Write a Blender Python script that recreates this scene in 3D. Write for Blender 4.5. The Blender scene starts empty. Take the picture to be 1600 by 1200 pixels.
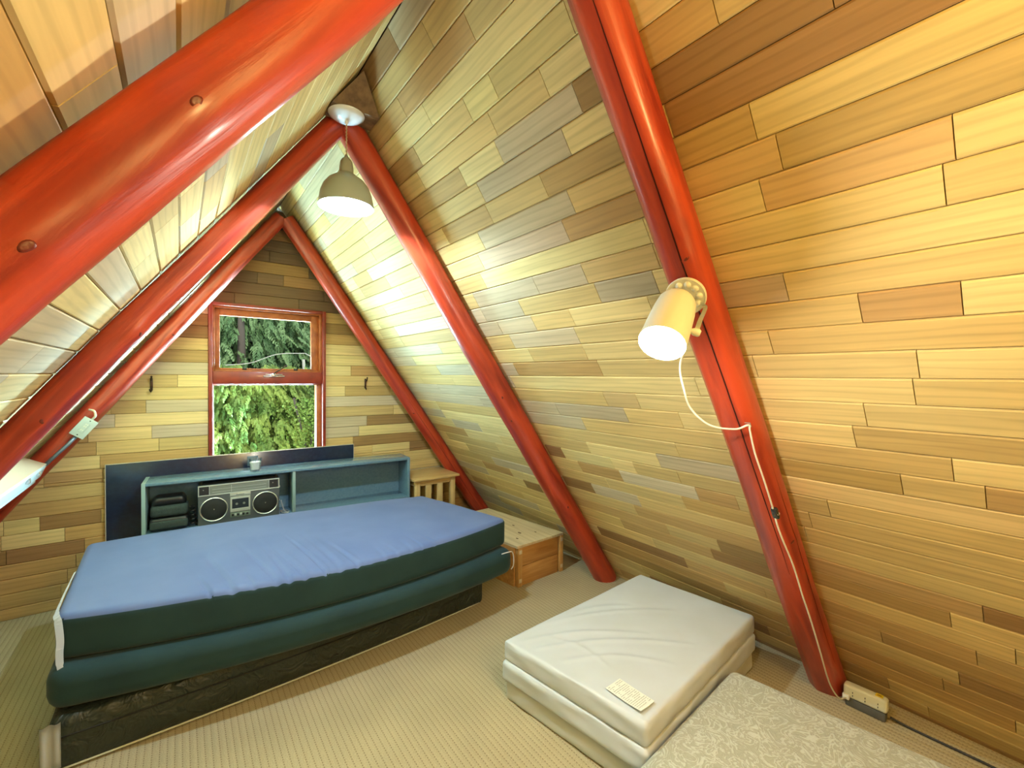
import bpy, bmesh, math, random
from math import sin, cos, pi, radians, sqrt, exp
from mathutils import Vector, Matrix, noise

# ------------------------------------------------------------------ camera
SC = bpy.context.scene
COL = SC.collection
def make_camera():
    yaw, pit, rol = radians(37.006), radians(-1.0226), radians(0.514)
    c, s = cos(yaw), sin(yaw); cp, sp = cos(pit), sin(pit); cr, sr = cos(rol), sin(rol)
    A1 = Matrix(((c, -s, 0), (s, c, 0), (0, 0, 1)))
    A2 = Matrix(((1, 0, 0), (0, cp, sp), (0, -sp, cp)))
    A3 = Matrix(((cr, 0, sr), (0, 1, 0), (-sr, 0, cr)))
    A = A3 @ A2 @ A1                       # rows: right, forward, up
    right, fwd, up = A[0], A[1], A[2]
    m = Matrix((right, up, -fwd)).transposed().to_4x4()
    m.translation = Vector((-0.6324, 0.0, 1.5))
    cam = bpy.data.cameras.new('camera'); o = bpy.data.objects.new('camera', cam)
    COL.objects.link(o); o.matrix_world = m
    cam.sensor_width = 36.0; cam.lens = 688.2 / 1600 * 36.0
    cam.clip_start = 0.02; cam.clip_end = 200
    SC.camera = o
make_camera()

# ------------------------------------------------------------------ world, lights, exposure
SC.view_settings.view_transform = 'Standard'
SC.view_settings.look = 'None'
SC.view_settings.gamma = 1.0
SC.view_settings.use_curve_mapping = False
SC.view_settings.exposure = 0.25
w = bpy.data.worlds.new('sky'); SC.world = w; w.use_nodes = True
w.node_tree.nodes['Background'].inputs[0].default_value = (0.80, 0.93, 1.0, 1)
w.node_tree.nodes['Background'].inputs[1].default_value = 1.1

def light(name, kind, loc, energy, color, aim=None, **kw):
    d = bpy.data.lights.new(name, kind); d.energy = energy; d.color = color
    for k, v in kw.items(): setattr(d, k, v)
    o = bpy.data.objects.new(name, d); COL.objects.link(o); o.location = loc
    if aim is not None:
        o.rotation_euler = (Vector(aim) - Vector(loc)).to_track_quat('-Z', 'Y').to_euler()
    return o
# area lamps added outside, out of view, to send daylight through the window
light('daylight_fill_west', 'AREA', (-1.75, 5.6, 0.5), 420, (0.55, 0.90, 1.0), (0.5, 1.6, 2.2), shape='RECTANGLE', size=2.2, size_y=2.0)
light('daylight_fill_east', 'AREA', (2.15, 5.6, 0.5), 4600, (0.55, 0.90, 1.0), (-0.5, 1.6, 2.2), shape='RECTANGLE', size=2.0, size_y=2.0)
light('daylight_fill_low', 'AREA', (0.1, 5.15, 0.05), 820, (0.52, 0.90, 1.0), (0.1, 2.2, 2.1), shape='RECTANGLE', size=2.0, size_y=0.8)  # added under the sill to brighten the upper slopes
light('afternoon_sun', 'SUN', (0, 8, 8), 1.5, (1.0, 0.95, 0.82), (0.6, 10.5, 0), angle=radians(3))
# warm ceiling bulb of the loft behind the camera
light('loft_bulb', 'POINT', (0.1, -0.75, 2.05), 54, (1.0, 0.75, 0.27), shadow_soft_size=0.12)

# ------------------------------------------------------------------ helpers
def sr(r, g, b):
    f = lambda c: ((c/255+0.055)/1.055)**2.4 if c/255 > 0.04045 else c/255/12.92
    return (f(r), f(g), f(b), 1)

def mat(name, color, rough=0.5, metal=0.0, bump=None, vary=None, emit=None, coat=0, sheen=0, spec=None, alpha=None):
    m = bpy.data.materials.new(name); m.use_nodes = True
    nt = m.node_tree; b = nt.nodes['Principled BSDF']
    b.inputs['Base Color'].default_value = color if len(color) == 4 else (*color, 1)
    b.inputs['Roughness'].default_value = rough; b.inputs['Metallic'].default_value = metal
    if coat: b.inputs['Coat Weight'].default_value = coat; b.inputs['Coat Roughness'].default_value = 0.12
    if sheen: b.inputs['Sheen Weight'].default_value = sheen; b.inputs['Sheen Roughness'].default_value = 0.4
    if spec is not None: b.inputs['Specular IOR Level'].default_value = spec
    if emit: b.inputs['Emission Color'].default_value = (*emit[:3], 1); b.inputs['Emission Strength'].default_value = emit[3]
    tc = nt.nodes.new('ShaderNodeTexCoord')
    if vary:   # (scale, other colour, low, high)
        n = nt.nodes.new('ShaderNodeTexNoise'); n.inputs['Scale'].default_value = vary[0]; n.inputs['Detail'].default_value = 6
        r = nt.nodes.new('ShaderNodeValToRGB'); r.color_ramp.elements[0].position = vary[2]; r.color_ramp.elements[1].position = vary[3]
        r.color_ramp.elements[0].color = color if len(color) == 4 else (*color, 1); r.color_ramp.elements[1].color = vary[1]
        nt.links.new(tc.outputs['Object'], n.inputs['Vector']); nt.links.new(n.outputs['Fac'], r.inputs['Fac']); nt.links.new(r.outputs['Color'], b.inputs['Base Color'])
    if bump:   # (scale, strength, distance)
        n = nt.nodes.new('ShaderNodeTexNoise'); n.inputs['Scale'].default_value = bump[0]; n.inputs['Detail'].default_value = 4
        u = nt.nodes.new('ShaderNodeBump'); u.inputs['Strength'].default_value = bump[1]; u.inputs['Distance'].default_value = bump[2]
        nt.links.new(tc.outputs['Object'], n.inputs['Vector']); nt.links.new(n.outputs['Fac'], u.inputs['Height']); nt.links.new(u.outputs['Normal'], b.inputs['Normal'])
    return m

def board_mat(name, rough=0.68):
    """cedar boards: colour of each board from a face attribute, grain along its UV length"""
    m = bpy.data.materials.new(name); m.use_nodes = True; nt = m.node_tree; b = nt.nodes['Principled BSDF']
    at = nt.nodes.new('ShaderNodeAttribute'); at.attribute_name = 'board'
    uv = nt.nodes.new('ShaderNodeUVMap'); uv.uv_map = 'UVMap'
    mp = nt.nodes.new('ShaderNodeMapping'); mp.inputs['Scale'].default_value = (2.2, 34, 1)
    nt.links.new(uv.outputs[0], mp.inputs[0])
    n = nt.nodes.new('ShaderNodeTexNoise'); n.inputs['Scale'].default_value = 1.0; n.inputs['Detail'].default_value = 5; n.inputs['Distortion'].default_value = 0.6
    nt.links.new(mp.outputs[0], n.inputs['Vector'])
    mp2 = nt.nodes.new('ShaderNodeMapping'); mp2.inputs['Scale'].default_value = (1.1, 7.5, 1)
    nt.links.new(uv.outputs[0], mp2.inputs[0])
    wv = nt.nodes.new('ShaderNodeTexWave'); wv.wave_type = 'RINGS'; wv.inputs['Scale'].default_value = 1.6; wv.inputs['Distortion'].default_value = 5.0
    wv.inputs['Detail'].default_value = 2.5; wv.inputs['Detail Scale'].default_value = 1.2
    nt.links.new(mp2.outputs[0], wv.inputs['Vector'])
    r1 = nt.nodes.new('ShaderNodeMapRange'); r1.inputs[1].default_value = 0.3; r1.inputs[2].default_value = 0.7; r1.inputs[3].default_value = 0.86; r1.inputs[4].default_value = 1.08
    nt.links.new(n.outputs['Fac'], r1.inputs[0])
    r2 = nt.nodes.new('ShaderNodeMapRange'); r2.inputs[1].default_value = 0.0; r2.inputs[2].default_value = 0.35; r2.inputs[3].default_value = 0.88; r2.inputs[4].default_value = 1.0
    nt.links.new(wv.outputs['Fac'], r2.inputs[0])
    mu = nt.nodes.new('ShaderNodeMath'); mu.operation = 'MULTIPLY'; nt.links.new(r1.outputs[0], mu.inputs[0]); nt.links.new(r2.outputs[0], mu.inputs[1])
    cb = nt.nodes.new('ShaderNodeVectorMath'); cb.operation = 'SCALE'
    nt.links.new(at.outputs['Color'], cb.inputs[0]); nt.links.new(mu.outputs[0], cb.inputs['Scale'])
    nt.links.new(cb.outputs[0], b.inputs['Base Color'])
    b.inputs['Roughness'].default_value = rough; b.inputs['Specular IOR Level'].default_value = 0.25
    bu = nt.nodes.new('ShaderNodeBump'); bu.inputs['Strength'].default_value = 0.15; bu.inputs['Distance'].default_value = 0.002
    nt.links.new(n.outputs['Fac'], bu.inputs['Height']); nt.links.new(bu.outputs['Normal'], b.inputs['Normal'])
    return m

M = {}
M['boards'] = board_mat('cedar_boards')
M['backing'] = mat('dark_backing', (0.06, 0.035, 0.018), 0.9)

def finish(me, smooth=False, angle=None):
    if smooth:
        for p in me.polygons: p.use_smooth = True
        if angle is not None:
            try: me.set_sharp_from_angle(angle=radians(angle))
            except Exception: pass

def new_obj(name, bm, m, parent=None, smooth=False, angle=None, loc=None, rot=None):
    me = bpy.data.meshes.new(name); bm.normal_update(); bm.to_mesh(me); bm.free()
    for x in (m if isinstance(m, (list, tuple)) else [m]): me.materials.append(x)
    finish(me, smooth, angle)
    o = bpy.data.objects.new(name, me); COL.objects.link(o)
    if parent: o.parent = parent
    if loc: o.location = loc
    if rot: o.rotation_euler = rot
    return o

def tag(o, label=None, cat=None, group=None, kind=None):
    if label: o['label'] = label
    if cat: o['category'] = cat
    if group: o['group'] = group
    if kind: o['kind'] = kind
    return o

def thing(name, label, cat, loc=(0, 0, 0), rz=0, group=None):
    o = bpy.data.objects.new(name, None); COL.objects.link(o)
    o.empty_display_size = 0.1; o.location = loc; o.rotation_euler = (0, 0, rz)
    return tag(o, label, cat, group)

def quad_hex(bm, c, mi=0):
    """c: 8 corners, bottom 4 ccw then top 4"""
    v = [bm.verts.new(p) for p in c]
    fs = []
    for f in ((3, 2, 1, 0), (4, 5, 6, 7), (0, 1, 5, 4), (1, 2, 6, 5), (2, 3, 7, 6), (3, 0, 4, 7)):
        g = bm.faces.new([v[i] for i in f]); g.material_index = mi; fs.append(g)
    return v, fs

def add_box(bm, x0, x1, y0, y1, z0, z1, bevel=0.0, mi=0, seg=2, M4=None):
    c = [(x0, y0, z0), (x1, y0, z0), (x1, y1, z0), (x0, y1, z0), (x0, y0, z1), (x1, y0, z1), (x1, y1, z1), (x0, y1, z1)]
    v, fs = quad_hex(bm, c, mi)
    if M4 is not None:
        for q in v: q.co = M4 @ q.co
    if bevel:
        es = list({e for f in fs for e in f.edges})
        bmesh.ops.bevel(bm, geom=es, offset=bevel, segments=seg, profile=0.5, affect='EDGES', material=mi)

def box_obj(name, x0, x1, y0, y1, z0, z1, m, parent=None, bevel=0.002, M4=None, seg=2):
    bm = bmesh.new(); add_box(bm, x0, x1, y0, y1, z0, z1, bevel, M4=M4, seg=seg)
    return new_obj(name, bm, m, parent, smooth=bevel > 0, angle=35)

def frames(pts):
    P = [Vector(p) for p in pts]; n = len(P); T = []
    for i in range(n):
        a = P[max(i-1, 0)]; b = P[min(i+1, n-1)]; T.append((b-a).normalized())
    up = Vector((0, 0, 1)) if abs(T[0].z) < 0.9 else Vector((0, 1, 0))
    N = (up - T[0]*up.dot(T[0])).normalized(); out = []
    for i in range(n):
        N = (N - T[i]*N.dot(T[i])).normalized(); out.append((P[i], T[i], N, T[i].cross(N)))
    return out

def add_tube(bm, pts, r, segs=8, cap=True, mi=0, rf=None):
    rings = []
    for i, (p, t, n, b) in enumerate(frames(pts)):
        ring = []
        for k in range(segs):
            a = 2*pi*k/segs
            rr = rf(i, a) if rf else (r[i] if isinstance(r, (list, tuple)) else r)
            ring.append(bm.verts.new(p + (n*cos(a) + b*sin(a))*rr))
        rings.append(ring)
    for i in range(len(rings)-1):
        for k in range(segs):
            f = bm.faces.new((rings[i][k], rings[i][(k+1) % segs], rings[i+1][(k+1) % segs], rings[i+1][k])); f.material_index = mi
    if cap:
        bm.faces.new(list(reversed(rings[0]))).material_index = mi; bm.faces.new(rings[-1]).material_index = mi

def smooth_path(pts, k=6):
    P = [Vector(p) for p in pts]; out = []
    for i in range(len(P)-1):
        a = P[max(i-1, 0)]; b = P[i]; c = P[i+1]; d = P[min(i+2, len(P)-1)]
        for j in range(k):
            t = j/k
            out.append(0.5*((2*b) + (c-a)*t + (2*a-5*b+4*c-d)*t*t + (3*b-a-3*c+d)*t**3))
    out.append(P[-1]); return out

def add_lathe(bm, prof, segs=32, M4=None, mi=0, close=False):
    """prof: list of (r, z); r=0 collapses to a point"""
    rings = []
    for r, z in prof:
        if r < 1e-6: rings.append([bm.verts.new((M4 @ Vector((0, 0, z))) if M4 else (0, 0, z))])
        else:
            ring = []
            for k in range(segs):
                a = 2*pi*k/segs; p = Vector((r*cos(a), r*sin(a), z)); ring.append(bm.verts.new(M4 @ p if M4 else p))
            rings.append(ring)
    for i in range(len(rings)-1):
        A, B = rings[i], rings[i+1]
        for k in range(segs):
            k2 = (k+1) % segs
            if len(A) == 1 and len(B) == 1: continue
            if len(A) == 1: f = bm.faces.new((A[0], B[k2], B[k]))
            elif len(B) == 1: f = bm.faces.new((A[k], A[k2], B[0]))
            else: f = bm.faces.new((A[k], A[k2], B[k2], B[k]))
            f.material_index = mi
    bmesh.ops.recalc_face_normals(bm, faces=bm.faces[:])

def axis_matrix(loc, direction, roll=0):
    q = Vector(direction).normalized().to_track_quat('Z', 'Y')
    return Matrix.Translation(loc) @ q.to_matrix().to_4x4() @ Matrix.Rotation(roll, 4, 'Z')

def rounded_box(L, W, H, r, nx, ny, nz):
    """closed soft box centred in x,y; z from 0 to H; returns bmesh"""
    bm = bmesh.new(); cache = {}
    def co(i, n, size):
        # denser near the ends
        t = i/n; return size*t
    def V(i, j, k):
        key = (i, j, k)
        if key in cache: return cache[key]
        def grid(i, n, s):
            rr = min(r, s*0.499); e = 4 if n >= 12 else 2
            if i <= e: return rr*(i/e)
            if i >= n-e: return s - rr*((n-i)/e)
            return rr + (s-2*rr)*(i-e)/(n-2*e)
        p = Vector((grid(i, nx, L), grid(j, ny, W), grid(k, nz, H)))
        q = Vector((min(max(p.x, r), L-r), min(max(p.y, r), W-r), min(max(p.z, min(r, H*.499)), H-min(r, H*.499))))
        d = p-q
        m = max(abs(d.x), abs(d.y), abs(d.z))
        if d.length > 1e-9: d = d.normalized()*m
        p = q+d
        v = bm.verts.new((p.x-L/2, p.y-W/2, p.z)); cache[key] = v; return v
    for i in range(nx):
        for j in range(ny):
            bm.faces.new((V(i, j, 0), V(i, j+1, 0), V(i+1, j+1, 0), V(i+1, j, 0)))
            bm.faces.new((V(i, j, nz), V(i+1, j, nz), V(i+1, j+1, nz), V(i, j+1, nz)))
    for i in range(nx):
        for k in range(nz):
            bm.faces.new((V(i, 0, k), V(i+1, 0, k), V(i+1, 0, k+1), V(i, 0, k+1)))
            bm.faces.new((V(i, ny, k), V(i, ny, k+1), V(i+1, ny, k+1), V(i+1, ny, k)))
    for j in range(ny):
        for k in range(nz):
            bm.faces.new((V(0, j, k), V(0, j, k+1), V(0, j+1, k+1), V(0, j+1, k)))
            bm.faces.new((V(nx, j, k), V(nx, j+1, k), V(nx, j+1, k+1), V(nx, j, k+1)))
    return bm

# ------------------------------------------------------------------ room shell
H, WR, WL = 2.711, 1.91, 1.998       # height of the ridge line of the rafters, half widths of the rafter triangle
OFF = 0.068                           # boards lie this far outside the rafter centre lines
YF, YN = 3.92, -1.35                  # far and near end walls
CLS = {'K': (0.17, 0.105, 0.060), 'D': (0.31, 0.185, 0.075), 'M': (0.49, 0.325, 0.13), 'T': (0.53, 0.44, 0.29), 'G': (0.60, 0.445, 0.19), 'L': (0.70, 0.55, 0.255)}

def pick(rng, weights):
    k = rng.choices(list(weights), list(weights.values()))[0]
    c = CLS[k]; f = rng.uniform(0.88, 1.12); h = rng.uniform(-0.03, 0.03)
    return (c[0]*f, c[1]*f*(1+h), c[2]*f*(1+2*h))

def add_board(bm, lay, uvl, u0, u1, v0, v1, fn, colr, rng, v0b=None, v1b=None):
    """board on a wall surface: fn(u, v, d) gives the point, d = depth towards the room"""
    e, g, dd = 0.0050, 0.0008, 0.012
    cf = []
    pts_low = [(u0+g, v0+g), (u1-g, v0+g), (u1-g, v1-g), (u0+g, v1-g)]
    pts_top = [(u0+g*1.6, v0+e), (u1-g*1.6, v0+e), (u1-g*1.6, v1-e), (u0+g*1.6, v1-e)]
    if v0b is not None: # slanted ends (u limits at the upper edge)
        pts_low[3] = (v0b+g, v1-g); pts_low[2] = (v1b-g, v1-g); pts_top[3] = (v0b+g*1.6, v1-e); pts_top[2] = (v1b-g*1.6, v1-e)
    lo = [bm.verts.new(fn(u, v, 0.0)) for u, v in pts_low]
    mid = [bm.verts.new(fn(u, v, dd-0.004)) for u, v in pts_low]
    hi = [bm.verts.new(fn(u, v, dd)) for u, v in pts_top]
    uvs = {}
    for vv, p in list(zip(lo, pts_low)) + list(zip(mid, pts_low)) + list(zip(hi, pts_top)): uvs[vv] = p
    ou, ov = rng.uniform(0, 40), rng.uniform(0, 40)
    faces = [hi]
    for k in range(4):
        k2 = (k+1) % 4; faces.append([lo[k], lo[k2], mid[k2], mid[k]]); faces.append([mid[k], mid[k2], hi[k2], hi[k]])
    for vs in faces:
        f = bm.faces.new(vs)
        for l in f.loops:
            l[lay] = (*colr, 1); p = uvs[l.vert]; l[uvl].uv = (p[0]+ou, p[1]+ov)

def board_wall(name, rows, ulo, uhi, fn, seed, weights, special=(), limits=None, hole=None, zone=None):
    """rows: list of (index, v0, v1); special: (row index, u0, u1, class)"""
    rng = random.Random(seed); bm = bmesh.new(); lay = bm.loops.layers.float_color.new('board'); uvl = bm.loops.layers.uv.new('UVMap')
    for k, v0, v1 in rows:
        lo, hi = (ulo, uhi) if limits is None else limits(v0)
        if hi - lo < 0.03: continue
        spans = [(lo, hi)]
        if hole and v1 > hole[2]+0.01 and v0 < hole[3]-0.01: spans = [(lo, hole[0]), (hole[1], hi)]
        for lo_, hi_ in spans:
            sp = sorted([(max(a, lo_), min(b, hi_), c) for kk, a, b, c in special if kk == k and b > lo_ and a < hi_])
            u = lo_; segs = []
            for a, b, c in sp + [(hi_, hi_, None)]:
                if 1e-4 < a-u < 0.05:
                    if segs: segs[-1] = (segs[-1][0], a, segs[-1][2]); u = a
                    elif c: a = u
                while a - u > 1e-4:
                    Ln = rng.choice((0.3, 0.45, 0.6, 0.8, 1.1))*rng.uniform(0.85, 1.15)
                    e = min(a, u+Ln)
                    if a - e < 0.12: e = a
                    wts = weights((u+e)/2, v0) if callable(weights) else weights
                    segs.append((u, e, pick(rng, wts))); u = e
                if c: segs.append((a, b, tuple(q*rng.uniform(.95, 1.05) for q in CLS[c]))); u = b
            for a, b, c in segs:
                if b-a < 0.004: continue
                va = vb = None
                if limits is not None:
                    l2, h2 = limits(v1)
                    va = l2 if abs(a-lo) < 1e-6 else a; vb = h2 if abs(b-hi) < 1e-6 else b
                    if vb - va < 0.002: vb = va+0.002
                    add_board(bm, lay, uvl, a, b, v0, v1, fn, c, rng, va, vb)
                else: add_board(bm, lay, uvl, a, b, v0, v1, fn, c, rng)
    return bm, lay, uvl

def slope_fn(side):
    Wd = WR if side > 0 else WL
    hyp = sqrt(H*H+Wd*Wd); t = Vector((side*Wd/hyp, 0, -H/hyp)); n_in = Vector((-side*H/hyp, 0, -Wd/hyp))
    base = Vector((0, 0, H)) - n_in*OFF
    return (lambda u, v, d: base + t*v + Vector((0, u, 0)) + n_in*(d-0.012)), hyp

SPEC_R = [(-8, 1.65, 2.01, 'D'), (-6, 1.26, 1.81, 'M'), (-4, 0.9, 1.26, 'G'), (-4, 1.27, 1.44, 'L'), (-2, 0.88, 0.97, 'D'), (-1, 0.88, 1.07, 'L'), (-2, 1.65, 2.19, 'M'), (0, 0.89, 1.24, 'M'), (1, 0.88, 1.15, 'G'), (2, 0.89, 1.23, 'M'), (0, 1.6, 1.99, 'M'), (8, 1.42, 1.81, 'G'), (11, 1.24, 1.43, 'G'), (4, 0.9, 1.23, 'G'), (16, 1.99, 2.14, 'D'), (3, 0.9, 1.88, 'L'), (8, 1.81, 2.2, 'L'), (2, 1.23, 1.82, 'T'), (7, 0.19, 0.38, 'M'), (7, 0.09, 0.19, 'L'), (3, 0.18, 0.53, 'G'), (3, 0.54, 0.73, 'L'), (2, 0.48, 0.73, 'G'), (4, 0.2, 0.73, 'L'), (6, 0.54, 0.73, 'T'), (14, 0.36, 0.72, 'M'), (14, 0.08, 0.18, 'M'), (21, 0.89, 1.13, 'D'), (22, 0.9, 1.19, 'D'), (20, 0.08, 0.2, 'D'), (20, 0.21, 0.73, 'M'), (15, 0.11, 0.73, 'L'), (16, 1.6, 1.98, 'L'), (19, 1.88, 2.14, 'D'), (22, 1.78, 2.14, 'G'), (21, 2.49, 2.69, 'D'), (24, 1.4, 2.06, 'D'), (18, 0.9, 1.23, 'M'), (17, 0.94, 1.13, 'M'), (20, 2.8, 3.2, 'M'), (-2, 0.54, 0.73, 'M'), (-1, 0.33, 0.73, 'D'), (0, 0.05, 0.72, 'D'), (-1, 0.0, 0.33, 'D'), (1, 0.52, 0.73, 'M'), (1, -0.4, 0.52, 'G'), (2, 0.0, 0.48, 'M')]
SPEC_F = [(2.246, 0.03, 0.3, 'D'), (1.956, 0.34, 0.54, 'M'), (1.869, 0.34, 0.6, 'D'), (1.778, 0.34, 0.65, 'M'), (1.687, 0.34, 0.74, 'L'), (1.597, 0.34, 0.76, 'L'), (1.51, 0.56, 0.86, 'M'), (1.328, 0.51, 0.92, 'M'), (1.05, 0.7, 1.17, 'D'), (0.965, 0.63, 1.24, 'L'), (0.886, 0.58, 1.34, 'D'), (0.788, 0.75, 1.09, 'L'), (0.785, 1.11, 1.34, 'D'), (1.254, -1.0, -0.82, 'M'), (0.553, -1.33, -1.05, 'D'), (0.821, -1.31, -1.04, 'M'), (0.561, -1.48, -1.34, 'L'), (0.373, -1.47, -1.13, 'D'), (0.464, -1.49, -1.22, 'L'), (0.289, -1.5, -1.17, 'M'), (0.199, -1.5, -1.21, 'M'), (0.112, -1.5, -1.24, 'M'), (1.162, -0.98, -0.47, 'L'), (1.088, -1.11, -0.79, 'L'), (1.074, -0.79, -0.47, 'T')]
WIN = (-0.468, 0.348, 0.80, 2.028)    # opening in the far wall: x0, x1, z0, z1

def build_shell():
    for side, name in ((1, 'wall_right'), (-1, 'wall_left')):
        fn, hyp = slope_fn(side); Wd = WR if side > 0 else WL
        s0, ds = (0.625, 0.0903) if side > 0 else (1.0716, 0.0984)
        smax = hyp + OFF*Wd/H + 0.012
        smin = -OFF*H/Wd + 0.001
        rows = []
        for k in range(-20, 40):
            a, b = s0+k*ds, s0+(k+1)*ds
            if b < smin+0.01 or a > smax-0.01: continue
            rows.append((k, max(a, smin), min(b, smax)))
        if side > 0:
            def wts(u, v):
                if u > 2.25: return {'T': 4, 'G': 4, 'M': 1.2, 'L': 3}
                if v > 2.45: return {'G': 3, 'M': 4, 'D': 1}  # browner lower rows: light falloff partly put into the board colours
                if u < 0.72: return {'G': 6, 'L': 4}
                return {'G': 5, 'L': 3.5, 'T': 3.5, 'M': 0.9}
        else:
            def wts(u, v): return {'G': 3, 'L': 6, 'T': 3, 'M': 0.3}
        bm, lay, uvl = board_wall(name, rows, YN, YF+0.02, fn, 11 if side > 0 else 23, wts, SPEC_R if side > 0 else ())
        o = new_obj(name, bm, M['boards']); tag(o, kind='structure')
        # roof deck behind the boards
        bm = bmesh.new()
        P = lambda u, v, d: fn(u, v, d)
        s2, s3 = smin-0.012, smax+0.05
        c = [P(YN-.1, s2-.1, -0.06), P(YF+.13, s2-.1, -0.06), P(YF+.13, s3, -0.06), P(YN-.1, s3, -0.06), P(YN-.1, s2, 0.0), P(YF+.13, s2, 0.0), P(YF+.13, s3, 0.0), P(YN-.1, s3, 0.0)]
        quad_hex(bm, c); bmesh.ops.recalc_face_normals(bm, faces=bm.faces[:])
        d = new_obj('roof_deck', bm, M['backing'], o)
    # far wall
    fn = lambda u, v, d: Vector((u, YF+0.012-d, v))
    zr = [0.157+0.0888*k for k in range(-2, 32)]
    def lim(z):
        xr = WR*(1-z/H)+OFF*sqrt(H*H+WR*WR)/H-0.002; xl = -WL*(1-z/H)-OFF*sqrt(H*H+WL*WL)/H+0.002
        return (min(xl, -0.001), max(xr, 0.001)) if xr > xl else (0, 0)
    rows = []
    for k in range(len(zr)-1):
        a, b = zr[k], zr[k+1]
        if b < 0.01 or a > 2.76: continue
        a = max(a, 0.0); b = min(b, 2.79)
        if a < WIN[2] < b-0.02: pass
        rows.append((k, a, b))
    spec = []
    for z, a, b, c in SPEC_F:
        for k, r0, r1 in rows:
            if r0 <= z < r1: spec.append((k, a, b, c))
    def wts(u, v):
        if v > 1.98: return {'K': 8, 'D': 1}  # darkest boards at the peak: weak light there partly put into their colour
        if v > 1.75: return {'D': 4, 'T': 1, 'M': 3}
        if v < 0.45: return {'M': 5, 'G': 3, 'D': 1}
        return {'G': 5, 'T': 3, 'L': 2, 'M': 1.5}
    # rows crossing the window edges are split so that boards frame the opening
    rows2 = []
    for k, a, b in rows:
        cuts = [a] + [z for z in (WIN[2], WIN[3]) if a+0.008 < z < b-0.008] + [b]
        for i in range(len(cuts)-1): rows2.append((k, cuts[i], cuts[i+1]))
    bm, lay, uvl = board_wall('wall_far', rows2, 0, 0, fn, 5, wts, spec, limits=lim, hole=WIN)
    o = new_obj('wall_far', bm, M['boards']); tag(o, kind='structure')
    bm = bmesh.new()
    y0, y1 = YF+0.012, YF+0.13
    def xs(z): return lim(z)
    def prism(p):  # p: list of (x,z)
        a = [bm.verts.new((x, y0, z)) for x, z in p]; b = [bm.verts.new((x, y1, z)) for x, z in p]
        bm.faces.new(a); bm.faces.new(list(reversed(b)))
        for i in range(len(p)):
            j = (i+1) % len(p); bm.faces.new((a[j], a[i], b[i], b[j]))
    l0, r0 = xs(0); lt, rt = xs(WIN[3]); lb, rb = xs(WIN[2])
    prism([(l0, 0), (r0, 0), (rb, WIN[2]), (lb, WIN[2])])
    prism([(lb, WIN[2]), (WIN[0], WIN[2]), (WIN[0], WIN[3]), (lt, WIN[3])])
    prism([(WIN[1], WIN[2]), (rb, WIN[2]), (rt, WIN[3]), (WIN[1], WIN[3])])
    prism([(lt, WIN[3]), (rt, WIN[3]), (0.0, 2.80)])
    bmesh.ops.recalc_face_normals(bm, faces=bm.faces[:])
    new_obj('wall_core', bm, M['backing'], o)
    # near wall, behind the camera
    fn = lambda u, v, d: Vector((u, YN-0.012+d, v))
    bm, lay, uvl = board_wall('wall_near', rows, 0, 0, fn, 6, {'G': 5, 'T': 3, 'L': 2, 'M': 2}, (), limits=lim)
    o = new_obj('wall_near', bm, M['boards']); tag(o, kind='structure')
    bm = bmesh.new(); y0, y1 = YN-0.1, YN-0.012
    prism([(l0, 0), (r0, 0), (0.0, 2.80)]); bmesh.ops.recalc_face_normals(bm, faces=bm.faces[:]); new_obj('wall_core', bm, M['backing'], o)

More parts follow.
